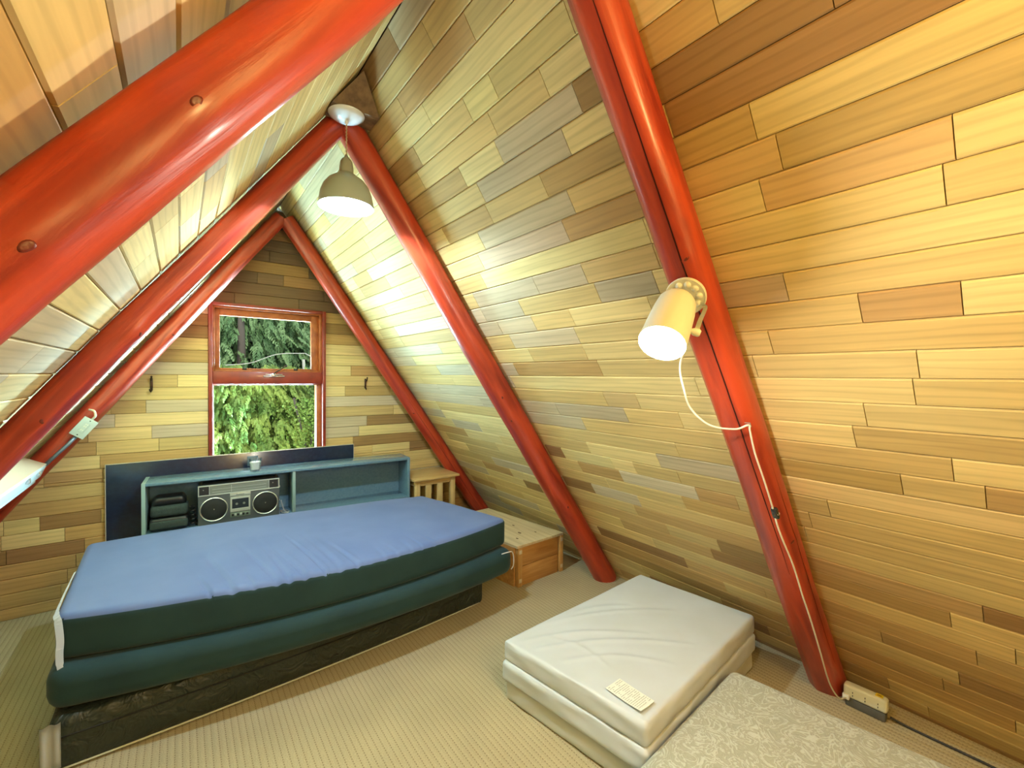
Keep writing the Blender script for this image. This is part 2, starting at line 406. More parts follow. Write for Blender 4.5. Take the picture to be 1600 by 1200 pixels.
def carpet_mat():
    m = bpy.data.materials.new('ribbed_carpet'); m.use_nodes = True; nt = m.node_tree; b = nt.nodes['Principled BSDF']
    tc = nt.nodes.new('ShaderNodeTexCoord'); sp = nt.nodes.new('ShaderNodeSeparateXYZ'); nt.links.new(tc.outputs['Object'], sp.inputs[0])
    def wave(src, freq):
        a = nt.nodes.new('ShaderNodeMath'); a.operation = 'MULTIPLY'; a.inputs[1].default_value = 2*pi*freq; nt.links.new(src, a.inputs[0])
        s = nt.nodes.new('ShaderNodeMath'); s.operation = 'SINE'; nt.links.new(a.outputs[0], s.inputs[0]); return s.outputs[0]
    wx = wave(sp.outputs[0], 1/0.024); wy = wave(sp.outputs[1], 1/0.013)
    n = nt.nodes.new('ShaderNodeTexNoise'); n.inputs['Scale'].default_value = 260; nt.links.new(tc.outputs['Object'], n.inputs['Vector'])
    n2 = nt.nodes.new('ShaderNodeTexNoise'); n2.inputs['Scale'].default_value = 2.2; nt.links.new(tc.outputs['Object'], n2.inputs['Vector'])
    # dark dashes where the rib trough meets a stitch
    r1 = nt.nodes.new('ShaderNodeMapRange'); r1.inputs[1].default_value = -1; r1.inputs[2].default_value = -0.72; r1.inputs[3].default_value = 1; r1.inputs[4].default_value = 0
    nt.links.new(wx, r1.inputs[0])
    r2 = nt.nodes.new('ShaderNodeMapRange'); r2.inputs[1].default_value = -0.4; r2.inputs[2].default_value = 0.6; r2.inputs[3].default_value = 0.1; r2.inputs[4].default_value = 1
    nt.links.new(wy, r2.inputs[0])
    mu = nt.nodes.new('ShaderNodeMath'); mu.operation = 'MULTIPLY'; nt.links.new(r1.outputs[0], mu.inputs[0]); nt.links.new(r2.outputs[0], mu.inputs[1])
    mx = nt.nodes.new('ShaderNodeMix'); mx.data_type = 'RGBA'; mx.inputs['A'].default_value = (0.46, 0.395, 0.25, 1); mx.inputs['B'].default_value = (0.24, 0.19, 0.11, 1)
    nt.links.new(mu.outputs[0], mx.inputs['Factor'])
    r3 = nt.nodes.new('ShaderNodeMapRange'); r3.inputs[1].default_value = 0.3; r3.inputs[2].default_value = 0.7; r3.inputs[3].default_value = 0.9; r3.inputs[4].default_value = 1.08
    nt.links.new(n2.outputs['Fac'], r3.inputs[0])
    r4 = nt.nodes.new('ShaderNodeMapRange'); r4.inputs[1].default_value = 0.25; r4.inputs[2].default_value = 0.75; r4.inputs[3].default_value = 0.78; r4.inputs[4].default_value = 1.2
    nt.links.new(n.outputs['Fac'], r4.inputs[0])
    m2 = nt.nodes.new('ShaderNodeMath'); m2.operation = 'MULTIPLY'; nt.links.new(r3.outputs[0], m2.inputs[0]); nt.links.new(r4.outputs[0], m2.inputs[1])
    sc = nt.nodes.new('ShaderNodeVectorMath'); sc.operation = 'SCALE'; nt.links.new(mx.outputs['Result'], sc.inputs[0]); nt.links.new(m2.outputs[0], sc.inputs['Scale'])
    nt.links.new(sc.outputs[0], b.inputs['Base Color']); b.inputs['Roughness'].default_value = 0.95; b.inputs['Specular IOR Level'].default_value = 0.1
    ad = nt.nodes.new('ShaderNodeMath'); ad.operation = 'ADD'; nt.links.new(wx, ad.inputs[0]); nt.links.new(n.outputs['Fac'], ad.inputs[1])
    bu = nt.nodes.new('ShaderNodeBump'); bu.inputs['Strength'].default_value = 0.25; bu.inputs['Distance'].default_value = 0.002
    nt.links.new(ad.outputs[0], bu.inputs['Height']); nt.links.new(bu.outputs['Normal'], b.inputs['Normal'])
    return m

def build_floor():
    bm = bmesh.new(); add_box(bm, -2.35, 2.25, YN-0.1, YF+0.13, -0.08, 0.0)
    tag(new_obj('floor', bm, carpet_mat()), kind='structure')

# ------------------------------------------------------------------ rafters
def pole_mat():
    m = bpy.data.materials.new('red_stained_pole'); m.use_nodes = True; nt = m.node_tree; b = nt.nodes['Principled BSDF']
    tc = nt.nodes.new('ShaderNodeTexCoord'); uv = nt.nodes.new('ShaderNodeUVMap'); uv.uv_map = 'UVMap'
    mp = nt.nodes.new('ShaderNodeMapping'); mp.inputs['Scale'].default_value = (1.2, 9, 1); nt.links.new(uv.outputs[0], mp.inputs[0])
    n = nt.nodes.new('ShaderNodeTexNoise'); n.inputs['Scale'].default_value = 2.0; n.inputs['Detail'].default_value = 6; n.inputs['Distortion'].default_value = 0.5; nt.links.new(mp.outputs[0], n.inputs['Vector'])
    r = nt.nodes.new('ShaderNodeValToRGB'); e = r.color_ramp.elements
    e[0].position = 0.30; e[0].color = (0.23, 0.016, 0.008, 1); e[1].position = 0.62; e[1].color = (0.47, 0.052, 0.018, 1)
    nt.links.new(n.outputs['Fac'], r.inputs['Fac']); nt.links.new(r.outputs['Color'], b.inputs['Base Color'])
    b.inputs['Roughness'].default_value = 0.40; b.inputs['Coat Weight'].default_value = 0.22; b.inputs['Coat Roughness'].default_value = 0.2
    bu = nt.nodes.new('ShaderNodeBump'); bu.inputs['Strength'].default_value = 0.6; bu.inputs['Distance'].default_value = 0.007
    nt.links.new(n.outputs['Fac'], bu.inputs['Height']); nt.links.new(bu.outputs['Normal'], b.inputs['Normal'])
    return m
M['pole'] = pole_mat()
M['crack'] = mat('dark_crack', (0.035, 0.006, 0.004), 0.8)
M['knot'] = mat('dark_knot', (0.12, 0.012, 0.008), 0.4, bump=(60, 0.5, 0.003))

def pole(label, p0, p1, r0, r1, seed, knots=(), cracks=()):
    """peeled log from p0 (foot) to p1 (top)"""
    rng = random.Random(seed); p0 = Vector(p0); p1 = Vector(p1); L = (p1-p0).length; n = 110; S = 28
    bm = bmesh.new(); uvl = bm.loops.layers.uv.new('UVMap'); rings = []
    t = (p1-p0).normalized(); nb = Vector((0, 1, 0)); bb = t.cross(nb).normalized()   # angle 0 = +Y, 90deg = bb
    facets = [rng.uniform(0, 2*pi) for _ in range(7)]
    def rad(s, a):
        r = r0+(r1-r0)*s
        r *= 1 + 0.05*noise.noise(Vector((s*L*2.2, cos(a)*0.8+seed, sin(a)*0.8))) + 0.02*noise.noise(Vector((s*L*9, cos(a)*2+seed*3, sin(a)*2)))
        for fa in facets:
            d = abs((a-fa-0.15*sin(s*7+fa)+pi) % (2*pi)-pi)
            if d < 0.45: r = min(r, (r0+(r1-r0)*s)*0.945/cos(d))
        for ks, ka, kh in knots:
            d2 = ((s-ks)*L)**2 + (((a-ka+pi) % (2*pi)-pi)*r)**2
            r += kh*exp(-d2/0.0012)
        return r
    def ctr(s):
        return p0+(p1-p0)*s + nb*0.006*noise.noise(Vector((s*3.0, seed, 0))) + bb*0.006*noise.noise(Vector((s*3.0, 0, seed)))
    for i in range(n+1):
        s = i/n; c = ctr(s)
        rings.append([bm.verts.new(c+(nb*cos(2*pi*k/S)+bb*sin(2*pi*k/S))*rad(s, 2*pi*k/S)) for k in range(S)])
    for i in range(n):
        for k in range(S):
            k2 = (k+1) % S; f = bm.faces.new((rings[i][k], rings[i][k2], rings[i+1][k2], rings[i+1][k]))
            uu = (i/n*L, (i+1)/n*L); vv = (k/S*0.45, (k+1)/S*0.45)
            for l, q in zip(f.loops, ((uu[0], vv[0]), (uu[0], vv[1]), (uu[1], vv[1]), (uu[1], vv[0]))): l[uvl].uv = (q[0]+seed*1.7, q[1])
    bm.faces.new(list(reversed(rings[0]))); bm.faces.new(rings[-1])
    bmesh.ops.recalc_face_normals(bm, faces=bm.faces[:])
    o = new_obj('rafter', bm, M['pole'], smooth=True, angle=60); tag(o, label, 'beam', 'red log rafters of the roof')
    def surf(s, a, off=0.0): return ctr(s)+(nb*cos(a)+bb*sin(a))*(rad(s, a)+off)
    for (s0, s1, a, wd) in cracks:
        bm = bmesh.new(); m = 40; left = []; right = []
        for i in range(m+1):
            s = s0+(s1-s0)*i/m; aa = a+0.10*noise.noise(Vector((s*5, seed, 7.0)))+0.015*noise.noise(Vector((s*40, seed, 2.0)))
            wv = wd*sin(pi*min(max(i/m, 0.02), 0.98))**0.5/0.07
            left.append(bm.verts.new(surf(s, aa-wv/2, 0.0012))); right.append(bm.verts.new(surf(s, aa+wv/2, 0.0012)))
        for i in range(m): bm.faces.new((left[i], right[i], right[i+1], left[i+1]))
        bmesh.ops.solidify(bm, geom=bm.faces[:], thickness=-0.002)
        new_obj('crack', bm, M['crack'], o)
    for ks, ka, kh in knots:
        bm = bmesh.new(); c = surf(ks, ka); nn = (c-ctr(ks)).normalized()
        add_lathe(bm, [(0.011, -0.006), (0.0085, -0.0004), (0.005, -0.0002), (0, 0.0004)], 14, axis_matrix(c, nn) @ Matrix.Rotation(seed, 4, 'Z') @ Matrix.Diagonal((1.0, 0.6, 1, 1)))
        for v in bm.verts: v.co += nn*0.001*noise.noise(v.co*90)+Vector((0.0025*noise.noise(v.co*70), 0, 0.0025*noise.noise(v.co*75)))
        new_obj('knot', bm, M['knot'], o, smooth=True)
    return o, surf

YR = (0.763, 2.184, 3.75)
def build_rafters():
    # angle convention of the surface: 0 faces the window wall, pi faces the near wall
    x, z = WR, 0.0
    top = (0.03, 2.668)
    pole('thick red log rafter on the right roof slope that carries the lit spotlight', (WR, YR[0], 0.0), (0.02, YR[0], 2.683), 0.080, 0.064, 1, knots=((0.70, 2.2, 0.008), (0.33, 2.7, 0.004)),
         cracks=((0.28, 0.985, 2.02, 0.004), (0.08, 0.45, 2.95, 0.0025)))
    pole('red log rafter on right slope, foot beside white mattress stack, top at pendant lamp', (WR, YR[1], 0.0), (0.02, YR[1], 2.683), 0.082, 0.066, 2, knots=((0.52, 2.6, 0.007), (0.47, 2.3, 0.006), (0.24, 2.8, 0.004)), cracks=((0.05, 0.3, 3.6, 0.002),))
    pole('red log rafter on the right slope nearest the window wall, foot behind the pine chest', (WR, YR[2], 0.0), (0.02, YR[2], 2.683), 0.074, 0.060, 3, knots=((0.44, 2.5, 0.006),), cracks=((0.05, 0.5, 2.9, 0.003),))
    d = Vector((-0.519+0.798, 0, 2.002-1.632)).normalized(); a = Vector((-0.798, YR[0], 1.618))
    p0 = a - d*(1.632/d.z); p1 = a + d*((2.70-1.632)/d.z)
    pole('thick glossy red log rafter nearest the viewer on the left roof slope', p0, (min(p1.x, -0.02), YR[0], p1.z-0.03), 0.059, 0.056, 4, knots=((0.622, 3.45, 0.007), (0.70, 3.3, 0.007)), cracks=())
    pole('orange red log rafter on the left slope meeting the rafter at the pendant lamp', (-WL-0.012, YR[1], 0.0), (-0.03, YR[1], 2.690), 0.052, 0.053, 5, knots=((0.62, 3.9, 0.009), (0.5, 3.5, 0.005)), cracks=((0.5, 0.75, 4.3, 0.0016),))
    pole('dark red log rafter on left slope nearest the window wall, carrying the socket box', (-WL, YR[2], 0.0), (-0.02, YR[2], 2.683), 0.062, 0.055, 6, knots=((0.66, 3.7, 0.005), (0.8, 3.8, 0.006)), cracks=((0.78, 0.9, 4.1, 0.002),))

def build_ridge_block():
    m = mat('old_brown_wood', (0.20, 0.12, 0.055), 0.7, vary=(30, (0.09, 0.05, 0.025, 1), 0.35, 0.7), bump=(80, 0.5, 0.003))
    bm = bmesh.new()
    # wedge under the ridge: flat underside at z=2.66, sloping front rising to the ridge
    zb = 2.674; xr = WR*(1-zb/H)+0.077; xl = -(WL*(1-zb/H)+0.079)
    P = [(xl, 2.0, zb), (xr, 2.0, zb), (xr, 2.13, zb), (xl, 2.13, zb), (0.0, 1.91, 2.80), (0.0, 2.13, 2.80)]
    v = [bm.verts.new(p) for p in P]
    for f in ((0, 1, 2, 3), (0, 4, 1), (1, 4, 5, 2), (2, 5, 3), (3, 5, 4, 0)): bm.faces.new([v[i] for i in f])
    bmesh.ops.recalc_face_normals(bm, faces=bm.faces[:])
    tag(new_obj('ridge_block', bm, m), 'dark brown wooden block wedged under the ridge above the pendant lamp', 'block')

# ------------------------------------------------------------------ window
def glass_mat(name='window_glass', tint=(0.97, 0.99, 0.98), refl=0.06):
    m = bpy.data.materials.new(name); m.use_nodes = True; nt = m.node_tree; nt.nodes.clear()
    out = nt.nodes.new('ShaderNodeOutputMaterial'); t = nt.nodes.new('ShaderNodeBsdfTransparent'); g = nt.nodes.new('ShaderNodeBsdfGlossy')
    t.inputs[0].default_value = (*tint, 1); g.inputs['Roughness'].default_value = 0.02
    lw = nt.nodes.new('ShaderNodeLayerWeight'); lw.inputs[0].default_value = 0.25
    mr = nt.nodes.new('ShaderNodeMapRange'); mr.inputs[3].default_value = refl; mr.inputs[4].default_value = 0.6 if refl else 0.25; mr.inputs[1].default_value = 0.0 if refl else 0.2; nt.links.new(lw.outputs['Fresnel'], mr.inputs[0])
    mx = nt.nodes.new('ShaderNodeMixShader'); nt.links.new(mr.outputs[0], mx.inputs[0]); nt.links.new(t.outputs[0], mx.inputs[1]); nt.links.new(g.outputs[0], mx.inputs[2])
    nt.links.new(mx.outputs[0], out.inputs[0]); return m
M['glass'] = glass_mat(refl=0.0)

def ring(bm, x0, x1, z0, z1, wl, wr, wb, wt, y0, y1, bevel=0.003):
    for a, b, c, d in ((x0, x0+wl, z0, z1), (x1-wr, x1, z0, z1), (x0+wl, x1-wr, z0, z0+wb), (x0+wl, x1-wr, z1-wt, z1)):
        add_box(bm, a, b, y0, y1, c, d, bevel)

def build_window():
    red = mat('red_stained_trim', (0.27, 0.030, 0.012), 0.4, vary=(14, (0.18, 0.02, 0.01, 1), 0.35, 0.7), coat=0.2)
    amber = mat('amber_stained_sash', (0.42, 0.13, 0.035), 0.4, vary=(20, (0.28, 0.07, 0.02, 1), 0.35, 0.7))
    dark = mat('dark_metal', (0.05, 0.045, 0.04), 0.4, 0.6); chrome = mat('window_chrome', (0.7, 0.7, 0.7), 0.25, 1.0)
    root = bpy.data.objects.new('window_1', None); COL.objects.link(root); root.location = (-0.06, YF, WIN[2]); root.rotation_euler = (0, 0, 0); tag(root, kind='structure')
    I = Matrix.Translation((0.06, -YF, -WIN[2]))
    def out(name, bm, m, **k):
        bmesh.ops.transform(bm, matrix=I, verts=bm.verts[:]); return new_obj(name, bm, m, root, smooth=True, angle=35, **k)
    bm = bmesh.new(); ring(bm, WIN[0]+.001, WIN[1]-.001, WIN[2]+.001, WIN[3]-.001, 0.026, 0.026, 0.03, 0.022, YF-0.022, YF+0.13); out('casing', bm, red)
    bm = bmesh.new(); ring(bm, WIN[0]+0.027, WIN[1]-0.027, 1.515, WIN[3]-0.023, 0.014, 0.020, 0.012, 0.016, YF+0.01, YF+0.10, 0.002); out('stop', bm, amber)
    bm = bmesh.new(); ring(bm, WIN[0]+0.042, WIN[1]-0.048, 1.528, WIN[3]-0.040, 0.032, 0.055, 0.014, 0.050, YF+0.04, YF+0.075); sash = out('sash', bm, amber)
    bm = bmesh.new(); add_box(bm, WIN[0]+0.027, WIN[1]-0.027, YF-0.004, YF+0.10, 1.420, 1.516, 0.003); out('transom', bm, red)
    bm = bmesh.new(); ring(bm, WIN[0]+0.027, WIN[1]-0.027, WIN[2]+0.031, 1.419, 0.008, 0.036, 0.02, 0.008, YF+0.035, YF+0.10, 0.002); out('stop', bm, amber)
    bm = bmesh.new(); add_box(bm, WIN[0]+0.07, WIN[1]-0.10, YF+0.055, YF+0.059, 1.538, WIN[3]-0.085); out('pane', bm, M['glass'])
    bm = bmesh.new(); add_box(bm, WIN[0]+0.033, WIN[1]-0.06, YF+0.06, YF+0.064, WIN[2]+0.045, 1.413); out('pane', bm, M['glass'])
    # crank operator on the transom
    bm = bmesh.new(); add_box(bm, -0.115, 0.035, YF-0.022, YF-0.004, 1.478, 1.486, 0.002); add_box(bm, -0.10, 0.02, YF-0.02, YF-0.004, 1.492, 1.498, 0.002); add_box(bm, -0.06, -0.03, YF-0.03, YF-0.004, 1.478, 1.505, 0.004)
    op = out('operator', bm, chrome)
    bm = bmesh.new(); add_tube(bm, smooth_path([(-0.045, YF-0.028, 1.498), (-0.03, YF-0.036, 1.515), (0.0, YF-0.042, 1.535), (0.035, YF-0.045, 1.56)]), 0.0045, 8)
    add_lathe(bm, [(0, -0.012), (0.008, -0.008), (0.008, 0.008), (0, 0.012)], 12, axis_matrix((0.038, YF-0.045, 1.563), (1, 0, 0.7)))
    out('crank_handle', bm, dark)
    for x in (-0.235, 0.125):
        bm = bmesh.new(); add_box(bm, x-0.014, x+0.014, YF+0.022, YF+0.042, 1.530, 1.546, 0.002); out('catch', bm, dark)

# ------------------------------------------------------------------ outside
def leaf_mat(name, a, b, scale=3):
    m = mat(name, a, 0.6, vary=(scale, b, 0.35, 0.68)); bs = m.node_tree.nodes['Principled BSDF']
    bs.inputs['Transmission Weight'].default_value = 0.0
    return m
def cedar(label, x, y, top, spread, n, seed, m, trunk_m, fr=(0.25, 0.5), zr=(-0.6, 3.2)):
    rng = random.Random(seed)
    t = thing('cedar_tree', label, 'tree', (x, y, -2.6), 0, 'trees outside the window')
    bm = bmesh.new(); add_tube(bm, [(0, 0, 0), (0.02, 0, 2.5), (0, 0.02, top+2.6)], [0.16, 0.11, 0.02], 10); new_obj('trunk', bm, trunk_m, t, smooth=True)
    verts, faces = [], []
    for i in range(n):
        z = rng.uniform(*zr); k = max(0.15, 1-(z+2.6)/(top+2.9)); a = rng.uniform(0, 2*pi)
        if rng.random() < 0.72: a = rng.uniform(-pi*0.95, -pi*0.05)
        R = spread*k*rng.uniform(0.45, 1.08)+0.12
        p = Vector((cos(a)*R, sin(a)*R, z+2.6 - 0.12*R)); d = Vector((cos(a)*0.55+rng.uniform(-.35, .35), sin(a)*0.55+rng.uniform(-.35, .35), -0.55+rng.uniform(-.3, .25))).normalized()
        L = rng.uniform(*fr); side = d.cross(Vector((0, 0, 1))).normalized(); side = (side + Vector((0, 0, rng.uniform(-.5, .5)))).normalized()
        ns = 9
        for j in range(ns):
            s = (j+0.5)/ns; q = p + d*L*s + Vector((0, 0, -0.35*L*s*s))
            for sg in (-1, 1):
                dl = (side*sg*0.8 + d*0.75 + Vector((0, 0, -0.35-0.2*rng.random()))).normalized(); ll = L*0.42*(1-s*0.75)*rng.uniform(.7, 1.2)
                nrm = dl.cross(d).normalized(); wv = dl.cross(nrm)*0.008*(1+L)
                for e in range(3):
                    q0 = q + dl*ll*e/3; q1 = q + dl*ll*(e+1)/3 + Vector((0, 0, -0.012*e))
                    jit = (wv+Vector((rng.uniform(-1, 1), rng.uniform(-1, 1), rng.uniform(-1, 1)))*0.006)*(1.5 if e == 1 else 1)
                    b0 = len(verts); verts += [q0-jit, q0+jit, q1+jit*.7, q1-jit*.7]; faces.append((b0, b0+1, b0+2, b0+3))
    me = bpy.data.meshes.new('foliage'); me.from_pydata([tuple(v) for v in verts], [], faces); me.materials.append(m)
    o = bpy.data.objects.new('foliage', me); COL.objects.link(o); o.parent = t
    return t
def broadleaf(label, x, y, n, seed, m, trunk_m, sx=0.55, zr=(0.2, 1.7)):
    rng = random.Random(seed); t = thing('leafy_shrub', label, 'tree', (x, y, -2.6), 0)
    bm = bmesh.new()
    for k in range(5):
        add_tube(bm, smooth_path([(0.03*k, 0, 0), (rng.uniform(-.2, .2), 0, 2.2), (rng.uniform(-sx, sx), rng.uniform(-.2, .2), 2.6+zr[1])]), 0.014, 6)
    new_obj('stem', bm, trunk_m, t, smooth=True)
    verts, faces = [], []
    for i in range(n):
        p = Vector((rng.gauss(0, sx*0.6), rng.uniform(-.5, .3), 2.6+rng.uniform(*zr))); d = Vector((rng.uniform(-1, 1), rng.uniform(-1, 1), rng.uniform(-.8, .5))).normalized()
        s = d.cross(Vector((rng.uniform(-1, 1), rng.uniform(-1, 1), 1))).normalized(); L = rng.uniform(0.03, 0.06)
        b0 = len(verts); verts += [p, p+d*L*.5+s*L*.36, p+d*L, p+d*L*.5-s*L*.36]; faces.append((b0, b0+1, b0+2, b0+3))
    me = bpy.data.meshes.new('foliage'); me.from_pydata([tuple(v) for v in verts], [], faces); me.materials.append(m)
    o = bpy.data.objects.new('foliage', me); COL.objects.link(o); o.parent = t

def build_outside():
    bark = mat('grey_bark', (0.13, 0.10, 0.08), 0.9, bump=(20, 0.6, 0.01))
    palebark = mat('pale_bark', (0.55, 0.52, 0.45), 0.8)
    g1 = leaf_mat('bright_cedar_green', (0.11, 0.20, 0.035, 1), (0.40, 0.50, 0.10, 1)); g2 = leaf_mat('soft_cedar_green', (0.10, 0.20, 0.07, 1), (0.26, 0.38, 0.15, 1))
    g3 = leaf_mat('shrub_green', (0.14, 0.25, 0.04, 1), (0.34, 0.44, 0.09, 1), 5); g4 = leaf_mat('deep_green', (0.035, 0.075, 0.035, 1), (0.10, 0.17, 0.07, 1))
    cedar('yellow green cedar close outside the window, drooping over the lower pane', 0.15, 8.3, 3.4, 2.6, 2000, 1, g1, bark, (0.14, 0.30), (-0.3, 1.75))
    cedar('paler soft green cedar standing taller behind, seen in the upper pane', 0.2, 9.9, 6.0, 3.4, 2200, 2, g2, bark, (0.2, 0.42), (0.6, 4.2))
    cedar('deep green evergreen filling the gap between cedars, left side of the panes', -1.6, 11.6, 8.0, 4.6, 900, 3, g4, bark, (0.6, 1.1), (-1.0, 5.0))
    cedar('deep green evergreen on the right in the panes, behind the leafy shrub', 2.6, 11.8, 8.0, 4.6, 900, 4, g4, bark, (0.6, 1.1), (-1.0, 5.0))
    broadleaf('leafy shrub with small rounded leaves in the lower right of the window', 1.05, 7.2, 2600, 7, g3, bark, 0.42, (0.1, 1.15))
    bm = bmesh.new(); add_tube(bm, smooth_path([(-0.12, 7.5, 1.62), (0.2, 7.5, 1.66), (0.55, 7.52, 1.80), (0.95, 7.55, 1.83)]), [0.006+0.0006*(i % 3) for i in range(19)], 8)
    add_tube(bm, [(0.95, 7.55, 1.83), (1.5, 7.9, 1.6), (2.2, 9.3, 1.1)], 0.008, 6)
    tag(new_obj('bare_branch', bm, palebark, smooth=True), 'pale bare branch crossing the view behind the upper window pane', 'branch')
    bm = bmesh.new(); add_tube(bm, [(1.08, 8.0, -2.6), (1.06, 8.0, 0.6), (1.02, 8.0, 1.75)], 0.022, 8)
    tag(new_obj('pale_trunk', bm, palebark, smooth=True), 'thin pale tree stem standing at the right of the lower window pane', 'tree')
    bm = bmesh.new(); n = 24; V = []
    for i in range(n+1):
        row = []
        for j in range(n+1):
            x = -14+28*i/n; y = 4.2+18*j/n; z = -2.6 + max(0, y-12)**1.5*0.5 + 0.15*noise.noise(Vector((x*.4, y*.4, 0)))*min(1, max(0, (y-5)))
            row.append(bm.verts.new((x, y, z if y > 12.2 or True else -2.6)))
        V.append(row)
    for i in range(n):
        for j in range(n): bm.faces.new((V[i][j], V[i+1][j], V[i+1][j+1], V[i][j+1]))
    tag(new_obj('ground', bm, mat('forest_ground', (0.03, 0.05, 0.018), 0.95, vary=(1.2, (0.07, 0.10, 0.035, 1), 0.35, 0.7), bump=(3, 1, 0.2)), smooth=True), kind='structure')

# ------------------------------------------------------------------ bed
def fabric(name, color, color2=None, sheen=0.3, bscale=700, bstr=0.25, rough=0.85):
    m = mat(name, color, rough, sheen=sheen, vary=(5, color2, 0.3, 0.7) if color2 else None, bump=(bscale, bstr, 0.001)); return m

def soft_mattress(name, front, back, z0, z1, x0f, x1f, bowf, bowb, r, m, label, cat, group=None, top_mi=None, dome=0.0, wr=None, sag=0.0, twist=None, nx=150, ny=56, nz=10):
    """front/back: (y at left, y at right); x0f/x1f: (front, back) x of the left and right ends"""
    Hh = z1-z0; bm = rounded_box(2.0, 1.0, Hh, r, nx, ny, nz)
    for v in bm.verts:
        u = v.co.x/2.0+0.5; w_ = v.co.y+0.5; h = v.co.z/Hh
        yf = front[0]+(front[1]-front[0])*u - bowf*(1-(2*u-1)**2); yb = back[0]+(back[1]-back[0])*u + bowb*(1-(2*u-1)**2)
        xl = x0f[0]+(x0f[1]-x0f[0])*w_; xr = x1f[0]+(x1f[1]-x1f[0])*w_
        x = xl+(xr-xl)*u; y = yf+(yb-yf)*w_; z = z0+v.co.z
        if h > 0.5: z += dome*(1-(2*u-1)**4)*(1-(2*w_-1)**4)*(h-0.5)*2
        z -= sag*(1-(2*u-1)**2)*(1-w_)**2*0.6
        if twist: z += twist(u, w_, h)
        if wr: z += wr(x, y, u, w_, h)
        v.co = (x, y, z)
    bm.normal_update()
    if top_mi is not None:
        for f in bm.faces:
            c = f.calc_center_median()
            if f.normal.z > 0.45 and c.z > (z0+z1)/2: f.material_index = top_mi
    o = new_obj(name, bm, m, smooth=True); return tag(o, label, cat, group)

